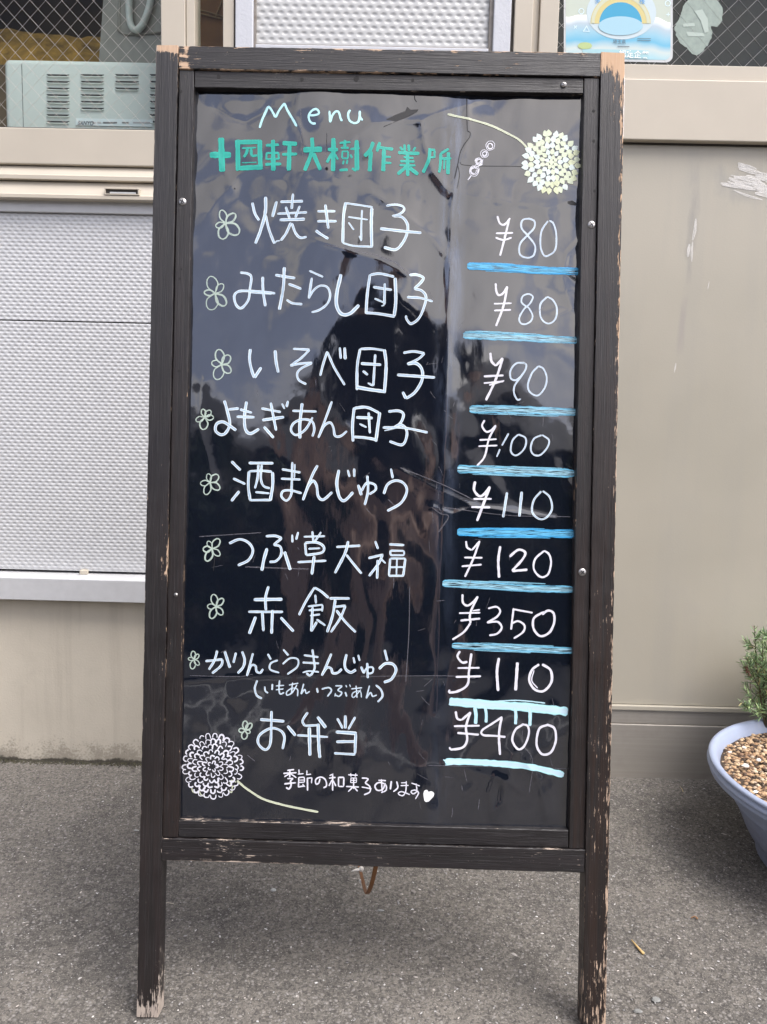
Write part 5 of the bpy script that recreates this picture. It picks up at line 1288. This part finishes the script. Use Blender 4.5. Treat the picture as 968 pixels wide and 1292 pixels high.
def stone(x, y, z, r, col, flat=0.7):
    o = len(V); a = random.uniform(0, 6.28); st = random.uniform(1.0, 1.5)
    ca, sa = math.cos(a), math.sin(a)
    for ph, rr in ((-0.5, .75), (0.25, 1.0), (0.8, .6)):
        for k in range(6):
            th = k*1.047+ph; q = r*rr*random.uniform(.82, 1.15); ux, uy = math.cos(th)*q*st, math.sin(th)*q
            V.append((x+ux*ca-uy*sa, y+ux*sa+uy*ca, z+ph*r*flat*random.uniform(.85, 1.15)))
    V.append((x, y, z+r*flat))
    for l_ in (0, 6):
        for k in range(6): F.append((o+l_+k, o+l_+(k+1) % 6, o+l_+6+(k+1) % 6, o+l_+6+k))
    for k in range(6): F.append((o+12+k, o+12+(k+1) % 6, o+18))
    v_ = random.uniform(.85, 1.15); tn.extend([(col[0]*v_, col[1]*v_, col[2]*v_, 1)]*19)
for i in range(6500):
    rr = 0.257*math.sqrt(random.random()); a = random.uniform(0, 6.28); x, y = rr*math.cos(a), rr*math.sin(a)
    if x > 0.12: continue
    z = 0.159-0.012*(rr/0.257)**3+random.uniform(-.001, .003)
    stone(x, y, z, random.uniform(0.0022, 0.0046), random.choice(pal))
for (px, py, r_, c_) in ((941, 966.5, 0.0058, (0.80, 0.74, 0.66)), (957, 959, 0.0044, (0.8, 0.78, 0.72)), (939, 943.5, 0.004, (0.78, 0.7, 0.6)), (953.5, 999, 0.0036, (.85, .82, .78)), (921, 949, .003, (.8, .72, .64)), (930, 960, .004, (.5, .36, .22)), (962, 984, .004, (.56, .44, .3))):
    g = GP(px, py, 0.163); stone(g[0]-PX, g[1]-PY, 0.163, r_, c_)
me = mesh_from('gravel', V, F); ca_ = me.color_attributes.new('tone', 'FLOAT_COLOR', 'POINT'); ca_.data.foreach_set('color', np.array(tn, dtype=np.float32).ravel())
link('gravel', me, M['chips'], pot, kind='stuff')

root = GP(966, 918, 0.158)
plant = empty('grey_green_shrub', tuple(root), label='bushy grey-green herb with narrow leaves growing in the blue pot', cat='plant')
leafm = []
for nm, cc in (('sage_green_leaf', (0.25, 0.36, 0.18)), ('bright_green_leaf', (0.36, 0.48, 0.22)), ('dark_green_leaf', (0.14, 0.23, 0.11)), ('yellowed_leaf', (0.38, 0.34, 0.14)), ('withered_brown_leaf', (0.11, 0.055, 0.03))):
    leafm.append(simple(nm, cc, 0.6, 0, 0.2, 200))
sv = []; LV = []; LF = []; LM = []
def leaf(p, d, l, w, m):
    d = Vector(d).normalized(); s = d.cross(Vector((0, 0, 1)));
    if s.length < .05: s = Vector((1, 0, 0))
    s.normalize(); u = s.cross(d).normalized(); s = (s*math.cos(random.uniform(-.9, .9))+u*math.sin(random.uniform(-.9, .9))).normalized(); u = s.cross(d).normalized()
    o = len(LV); p = Vector(p); droop = -u*l*random.uniform(-.12, .18)
    LV.extend([p, p+d*l*.35+s*w*.5+u*w*.2, p+d*l*.35-u*w*.12, p+d*l*.35-s*w*.5+u*w*.2, p+d*l*.75+s*w*.38+droop*.5, p+d*l*.75+droop*.5-u*w*.1, p+d*l*.75-s*w*.38+droop*.5, p+d*l+droop])
    LF.extend([(o, o+1, o+2), (o, o+2, o+3), (o+1, o+4, o+5, o+2), (o+2, o+5, o+6, o+3), (o+4, o+7, o+5), (o+5, o+7, o+6)]); LM.extend([m]*6)
def stem(p0, p1, bend, r0, nleaf, twigs, depth=0):
    p0 = Vector(p0); p1 = Vector(p1); mid = (p0+p1)/2+Vector(bend)
    pts = [p0*(1-t)**2+mid*2*t*(1-t)+p1*t*t for t in [i/10 for i in range(11)]]
    sv.append(tube(pts, [r0*(1-0.75*i/10) for i in range(11)], 5))
    for i in range(nleaf):
        t = (0.12 if depth else 0.10)+(0.9)*(i/nleaf)+random.uniform(-.01, .01); t = min(1, t); q = p0*(1-t)**2+mid*2*t*(1-t)+p1*t*t
        ax = ((p1-mid)*t+(mid-p0)*(1-t)).normalized()
        a = i*2.4+random.uniform(-.4, .4); sd = ax.cross(Vector((0.3, 1, 0.1))).normalized(); td = ax.cross(sd)
        d = (sd*math.cos(a)+td*math.sin(a))*random.uniform(.6, 1.1)+ax*random.uniform(.5, 1.0)
        m = random.choices([0, 1, 2, 3, 4], [46, 26, 20, 4, 0.8 if t > .3 else 3])[0]
        leaf(q, d, random.uniform(.011, .021)*(1.15-0.4*t), random.uniform(.0019, .0032), m)
    for k in range(twigs):
        t = random.uniform(.12, .88); q = p0*(1-t)**2+mid*2*t*(1-t)+p1*t*t
        a = random.uniform(0, 6.28); l = random.uniform(.025, .055)*(1.2-t)
        stem(q, q+Vector((math.cos(a)*l, math.sin(a)*l, l*random.uniform(.4, 1.1))), (math.cos(a)*l*.15, math.sin(a)*l*.15, -l*.1), r0*.4, int(16+l*260), 0, 1)
def PL(px, py, dy=0.0):
    q = WP(px, py, root[1]+dy); return Vector(q)-Vector(root)
o3 = Vector((0, 0, 0))
stem(o3, PL(952, 790), (-0.008, 0, 0), .0026, 80, 15)
stem(o3, PL(962, 800, .02), (0.003, 0.01, 0), .0024, 80, 14)
stem(PL(968, 905), PL(934, 884, -.02), (0.0, 0, -0.012), .0016, 26, 3)
stem(PL(966, 900), PL(938, 868, .01), (0.0, 0, -0.01), .0016, 26, 3)
stem(PL(964, 880), PL(941, 828, -.01), (0.0, 0, -0.006), .0015, 30, 4)
stem(o3, PL(975, 770, -.02), (0.01, -0.01, 0), .0026, 80, 16)
for i in range(13):
    bx, by = random.uniform(0.005, 0.14), random.uniform(-.09, .06)
    stem((bx, by, 0), (bx+random.uniform(-.02, .06), by+random.uniform(-.05, .05), random.uniform(.14, .25)), (random.uniform(-.01, .01), 0, 0), .0026, 60, 9)
Vv, Ff = merge(sv)
link('stem', mesh_from('stem', Vv, Ff, True), simple('woody_stem', (0.10, 0.085, 0.05), 0.8), plant)
me = mesh_from('foliage', LV, LF); link('foliage', me, leafm, plant, kind='stuff'); me.polygons.foreach_set('material_index', LM)
for (px, py) in ((942, 846), (944, 849), (941, 842)):       # withered flower head
    q = PL(px, py, -.012)
    LV2 = []; LF2 = []
    parts = [tube([q, q+Vector((random.uniform(-.006, .006), random.uniform(-.006, .006), random.uniform(-.006, .006)))], .0009, 4) for _ in range(12)]
    Vv, Ff = merge(parts); link('withered_head', mesh_from('withered_head', Vv, Ff), leafm[4], plant)

# ------------------------------------------------------------------ strap hanging under the board, small litter
cp = WP(463, 1128, 1.05)
cord = empty('brown_strap', tuple(cp), label='thin brown leather strap looped below the bottom rail of the menu board', cat='strap')
pts = [WP(476.5, 1082, 0.972), WP(474.5, 1092, 0.975), WP(471, 1108, 0.99), WP(467, 1121, 1.01), WP(463.5, 1127, 1.04), WP(460.5, 1122, 1.08), WP(457.5, 1110, 1.13), WP(454.5, 1097, 1.18), WP(452, 1080, 1.22), WP(450, 1040, 1.26)]
cc = [Vector(p) for p in catmull([tuple(p-cp) for p in pts], 0.004)]
V = []; F = []; nC = len(cc)
for i, p in enumerate(cc):
    f_ = i/(nC-1); hw = 0.0029-0.0010*f_; th = 0.0011
    tgt = (cc[min(i+1, nC-1)]-cc[max(i-1, 0)]).normalized(); sx_ = Vector((1, 0.25, 0)); sx_ = (sx_-tgt*sx_.dot(tgt)).normalized(); nn_ = tgt.cross(sx_)
    for a, b in ((-1, -1), (1, -1), (1, 1), (-1, 1)): V.append(p+sx_*hw*a+nn_*th*b)
for i in range(nC-1):
    for k in range(4): F.append((4*i+k, 4*i+(k+1) % 4, 4*i+4+(k+1) % 4, 4*i+4+k))
F += [(0, 1, 2, 3), tuple(4*(nC-1)+k for k in (3, 2, 1, 0))]
link('strap', mesh_from('strap', V, F, False), simple('orange_brown_leather', (0.16, 0.062, 0.014), 0.5, 0, 0.35, 500), cord)
def lump(name, c, rx, ry, rz, mat, parent, n=10):
    V = []; F = []
    for i in range(n+1):
        for k in range(n):
            a = math.pi*i/n; b = 2*math.pi*k/n; j = random.uniform(.9, 1.08)
            V.append((c[0]+rx*j*math.sin(a)*math.cos(b), c[1]+ry*j*math.sin(a)*math.sin(b), c[2]+rz*j*math.cos(a)))
    for i in range(n):
        for k in range(n): F.append((i*n+k, i*n+(k+1) % n, (i+1)*n+(k+1) % n, (i+1)*n+k))
    return link(name, mesh_from(name, V, F, True), mat, parent)
wt = simple('white_knotted_tape', (0.70, 0.67, 0.62), 0.6, 0, 0.08, 300)
q = WP(455.8, 1096.5, 1.15)-cp; lump('knot', q, .0042, .003, .0045, wt, cord)
q = WP(455, 1111.5, 1.13)-cp; lump('knot', q, .0026, .002, .0028, wt, cord)
a, b = WP(454, 1097, 1.15)-cp, WP(443, 1099.5, 1.14)-cp
Vt, Ft = tube([a, (a+b)/2+np.array([0, 0, .0008]), b], [.0026, .0018, .0003], 6); link('tape_end', mesh_from('tape_end', Vt, Ft, True), wt, cord)

def litter(name, px, col, label, cat, rad=0.0012, lift=0.0018):
    pts = [GP(x, y, lift) for x, y in px]; o = pts[0]
    n = len(pts)
    Vt, Ft = tube([tuple(p-o) for p in pts], [rad*(0.45+0.55*i/(n-1)) for i in range(n)], 6)
    ob = link(name, mesh_from(name, Vt, Ft, True), simple(name+'_stuff', col, 0.7), None, label=label, cat=cat); ob.location = tuple(o)
    return ob
litter('dry_straw', [(797, 1186), (804, 1194), (809, 1200), (812, 1203)], (0.55, 0.38, 0.16), 'yellow dry straw bit on the asphalt right of the menu board', 'straw', .0022)
litter('twig', [(872, 1158), (877, 1156), (880, 1159)], (0.25, 0.13, 0.06), 'tiny brown twig on the asphalt below the blue pot', 'twig', .0016)
litter('wood_splinter', [(800, 975.5), (812, 976.5), (828, 977.5)], (0.20, 0.08, 0.03), 'rusty brown splinter lying along the foot of the kick plate', 'splinter', .0016)
litter('plaster_chip', [(790, 973.5), (796, 974.5), (806, 975)], (0.65, 0.60, 0.54), 'white plaster chip at the foot of the kick plate beside the menu board post', 'chip', .002)
litter('dry_grass_blade', [(203, 1139), (212, 1139), (219, 1140)], (0.5, 0.45, 0.36), 'pale dry grass blade on the asphalt under the left end of the board', 'grass blade', .0007)
litter('dry_grass_blade', [(858, 992), (861, 996), (862, 999)], (0.5, 0.40, 0.2), 'short pale dry blade on the asphalt left of the blue pot', 'grass blade', .0007)
def flat_stone(px, py, rx, ry, g, label):
    o = GP(px, py, 0.0004); n = 9
    V = [(rx*math.cos(k*.698)*random.uniform(.8, 1.15), ry*math.sin(k*.698)*random.uniform(.8, 1.15), 0) for k in range(n)]+[(rx*.7*math.cos(k*.698), ry*.7*math.sin(k*.698), .0016) for k in range(n)]
    F = [(k, (k+1) % n, n+(k+1) % n, n+k) for k in range(n)]+[tuple(range(n, 2*n))]
    ob = link('embedded_stone', mesh_from('embedded_stone', V, F), simple('grey_stone_face', (g, g*1.02, g*.98), .8, 0, .15, 300), None, label=label, cat='stone', group='stones set in the asphalt'); ob.location = tuple(o)
flat_stone(345, 1123, .005, .0045, .36, 'pale grey-green stone set in the asphalt below the board left of the strap')
flat_stone(828, 1261, .007, .005, .20, 'larger pale grey stone in the asphalt right of the right leg')
flat_stone(805, 1276, .006, .004, .19, 'grey stone low in the asphalt closest to the right leg')
flat_stone(480, 1149, .006, .002, .26, 'flat light stone in the asphalt just below the strap')
flat_stone(172, 1048, .005, .002, .33, 'light stone in the asphalt touching the left post')

# ------------------------------------------------------------------ across the street, behind the camera (seen mirrored in the sheet)
added_road = simple('added_dark_asphalt', (0.040, 0.040, 0.042), .8, 0, .2, 40)
link('added_road', mesh_from('added_road', [(-60, -6.0, .004), (60, -6.0, .004), (60, -0.95, .004), (-60, -0.95, .004)], [(0, 1, 2, 3)]), added_road, None, kind='structure', label='added dark street strip out of view, darkens the board reflection')  # unseen strip added to darken the ground mirrored low in the sheet
link('added_road_marking', mesh_from('added_road_marking', [(-60, -1.35, .008), (60, -1.35, .008), (60, -1.22, .008), (-60, -1.22, .008)], [(0, 1, 2, 3)]), simple('worn_white_road_paint', (.35, .35, .34), .8, 0, .3, 20), None, kind='structure', label='worn white line on the added dark street strip')
hed = empty('hedge', (0, -6.5, 0), label='dark clipped hedge across the street', cat='hedge')
hl = simple('hedge_leaf_green', (0.035, 0.065, 0.03), 0.6, 0, 0.3, 3)
n = 9000
c0 = np.stack([rng.uniform(-9, 9, n), rng.uniform(-.5, .5, n), rng.uniform(0.05, 2.2, n)], 1)
k = rng.random(n) < .55; c0[k, 1] = .45+rng.uniform(-.1, .12, k.sum()); c0[:, 2] += 0.1*np.sin(c0[:, 0]*2.1)
a = rng.normal(size=(n, 3)); b = rng.normal(size=(n, 3)); a /= np.linalg.norm(a, axis=1)[:, None]; b /= np.linalg.norm(b, axis=1)[:, None]
V = np.stack([c0-a*.07, c0-b*.045, c0+a*.07, c0+b*.045], 1).reshape(-1, 3)
link('foliage', quad_mesh('foliage', V, np.arange(4*n).reshape(-1, 4)), hl, hed, kind='stuff')
box('hedge_core', -9, 9, -.4, .35, 0, 2.05, simple('hedge_inside', (0.012, 0.018, 0.010), .9), hed, .05)
hs_ = empty('house', (0, -10.5, 0), label='dark timber house across the street', cat='house')
hw = simple('dark_timber_cladding', (0.05, 0.045, 0.04), .8, 0, .2, 3, stretch=(8, 1, 1))
box('wall', -6, 5, -3, 0, 0, 3.3, hw, hs_, .02)
Vr = [(-6.5, .5, 3.2), (5.5, .5, 3.2), (5.5, -3.5, 3.2), (-6.5, -3.5, 3.2), (-6.0, -1.5, 4.3), (5.0, -1.5, 4.3)]
link('roof', mesh_from('roof', Vr, [(0, 1, 5, 4), (2, 3, 4, 5), (1, 2, 5), (3, 0, 4), (3, 2, 1, 0)]), simple('dark_roof_tiles', (.05, .05, .055), .6), hs_)
for x in (-4, -1, 2.6):
    w_ = box('window', x, x+1.2, .0, .05, 1.2, 2.5, simple('dark_window', (.02, .025, .03), .1), hs_, .01)

# the photographer, a faint dark figure in the sheet
man = empty('person', (0, -0.50, 0), label='person in dark t-shirt and taupe trousers holding a phone low in both hands', cat='person')
J = {}; E_ = []; Rr = {}
def jn(n, p, r, par=None):
    J[n] = (Vector(p), r); Rr[n] = r
    if par: E_.append((par, n))
jn('pelvis', (0, 0, .92), (.155, .105)); jn('waist', (0, .01, 1.05), (.135, .095), 'pelvis'); jn('chest', (0, .0, 1.25), (.165, .11), 'waist')
jn('neck0', (0, .0, 1.40), (.075, .065), 'chest'); jn('neck', (0, .03, 1.47), (.052, .052), 'neck0'); jn('head0', (0, .055, 1.53), (.066, .075), 'neck'); jn('head1', (0, .06, 1.60), (.075, .092), 'head0'); jn('head2', (0, .05, 1.67), (.062, .075), 'head1')
for s, n_ in ((-1, 'l'), (1, 'r')):
    jn('sh'+n_, (s*.17, .0, 1.37), (.056, .056), 'neck0'); jn('el'+n_, (s*.235, .09, 1.09), (.041, .041), 'sh'+n_); jn('fa'+n_, (s*.18, .22, .92), (.036, .034), 'el'+n_)
    jn('wr'+n_, (s*.075, .385, .755), (.025, .021), 'fa'+n_); jn('pa'+n_, (s*.052, .44, .70), (.034, .016), 'wr'+n_)
    for k in range(4):
        bx_ = s*(.054-.004*k); z0 = .715-.020*k; L = (.9, 1.0, .95, .78)[k]
        jn('f%d%s0' % (k, n_), (bx_, .468, z0), (.0085, .0085), 'pa'+n_); jn('f%d%s1' % (k, n_), (s*(.047-.001*k), .492, z0-.004), (.0078, .0078), 'f%d%s0' % (k, n_)); jn('f%d%s2' % (k, n_), (s*(.047-.024*L), .495, z0-.008), (.0068, .0068), 'f%d%s1' % (k, n_))
    jn('t0'+n_, (s*.040, .425, .727), (.0105, .0105), 'pa'+n_); jn('t1'+n_, (s*.022, .452, .742), (.0088, .0088), 't0'+n_); jn('t2'+n_, (s*.006, .466, .735), (.0075, .0075), 't1'+n_)
    jn('hp'+n_, (s*.09, .0, .86), (.10, .10), 'pelvis'); jn('kn'+n_, (s*.11, .03, .49), (.062, .064), 'hp'+n_); jn('cf'+n_, (s*.115, -.01, .33), (.056, .058), 'kn'+n_); jn('an'+n_, (s*.12, -.02, .09), (.038, .04), 'cf'+n_); jn('to'+n_, (s*.13, .13, .035), (.04, .03), 'an'+n_)
names = list(J); me = bpy.data.meshes.new('body'); me.from_pydata([J[n][0] for n in names], [(names.index(a), names.index(b)) for a, b in E_], [])
tmp = bpy.data.objects.new('tmp', me); COL.objects.link(tmp)
sk = tmp.modifiers.new('skin', 'SKIN'); sk.use_smooth_shade = True
for i, n in enumerate(names):
    me.skin_vertices[0].data[i].radius = J[n][1]; me.skin_vertices[0].data[i].use_root = (i == 0)
sb = tmp.modifiers.new('sub', 'SUBSURF'); sb.levels = 2; sb.render_levels = 2
dg = bpy.context.evaluated_depsgraph_get(); bme = bpy.data.meshes.new_from_object(tmp.evaluated_get(dg)); bpy.data.objects.remove(tmp)
skin = simple('skin', (0.56, 0.36, 0.27), .5, 0, .08, 30); shirt = simple('black_cotton', (.018, .018, .022), .8); trou = simple('taupe_cotton', (.58, .44, .40), .85); shoe = simple('dark_canvas', (.03, .03, .035), .7); hair = simple('black_hair', (.012, .010, .009), .5)
bme.name = 'body'; link('body', bme, [skin, shirt, trou, shoe], man)
for p in bme.polygons:
    c = p.center
    if c.z > 1.43: m = 0
    elif abs(c.x) > .14 and c.z < 1.17 and c.z > .5 and c.y > .03: m = 0
    elif c.y > .14 and c.z > .5: m = 0
    elif c.z > .93: m = 1
    elif c.z > .10: m = 2
    else: m = 3
    p.material_index = m
# face and hair
V = []; F = []
for i in range(9):
    for k in range(20):
        a_ = math.pi*.52*i/8; b_ = 2*math.pi*k/20
        V.append((.086*math.sin(a_)*math.cos(b_), .04+.108*math.sin(a_)*math.sin(b_)-(.012 if math.sin(b_) > 0 else 0), 1.635+.105*math.cos(a_)-(.05*i/8 if math.sin(b_) < -.2 else 0)))
for i in range(8):
    for k in range(20): F.append((i*20+k, i*20+(k+1) % 20, (i+1)*20+(k+1) % 20, (i+1)*20+k))
link('hair', mesh_from('hair', V, F, True), hair, man)
for s in (-1, 1):
    lump('eye', (s*.031, .143, 1.605), .012, .008, .006, hair, man, 8); lump('ear', (s*.079, .05, 1.59), .010, .017, .030, skin, man, 8)
    lump('eyebrow', (s*.032, .145, 1.625), .018, .006, .003, hair, man, 8)
lump('nose', (0, .155, 1.575), .012, .016, .022, skin, man, 8); lump('mouth', (0, .143, 1.540), .021, .008, .005, simple('lips', (.35, .13, .10), .5), man, 8)
ph = empty('phone', (0, -0.008, 0.70), label='dark phone held by the person in front of the menu board', cat='phone')
ph.rotation_euler = (R(-PITCH), 0, 0)
box('phone_body', -.037, .037, -.0085, -.0005, -.085, .068, simple('dark_phone_metal', (.03, .03, .035), .3, .5), ph, .004)
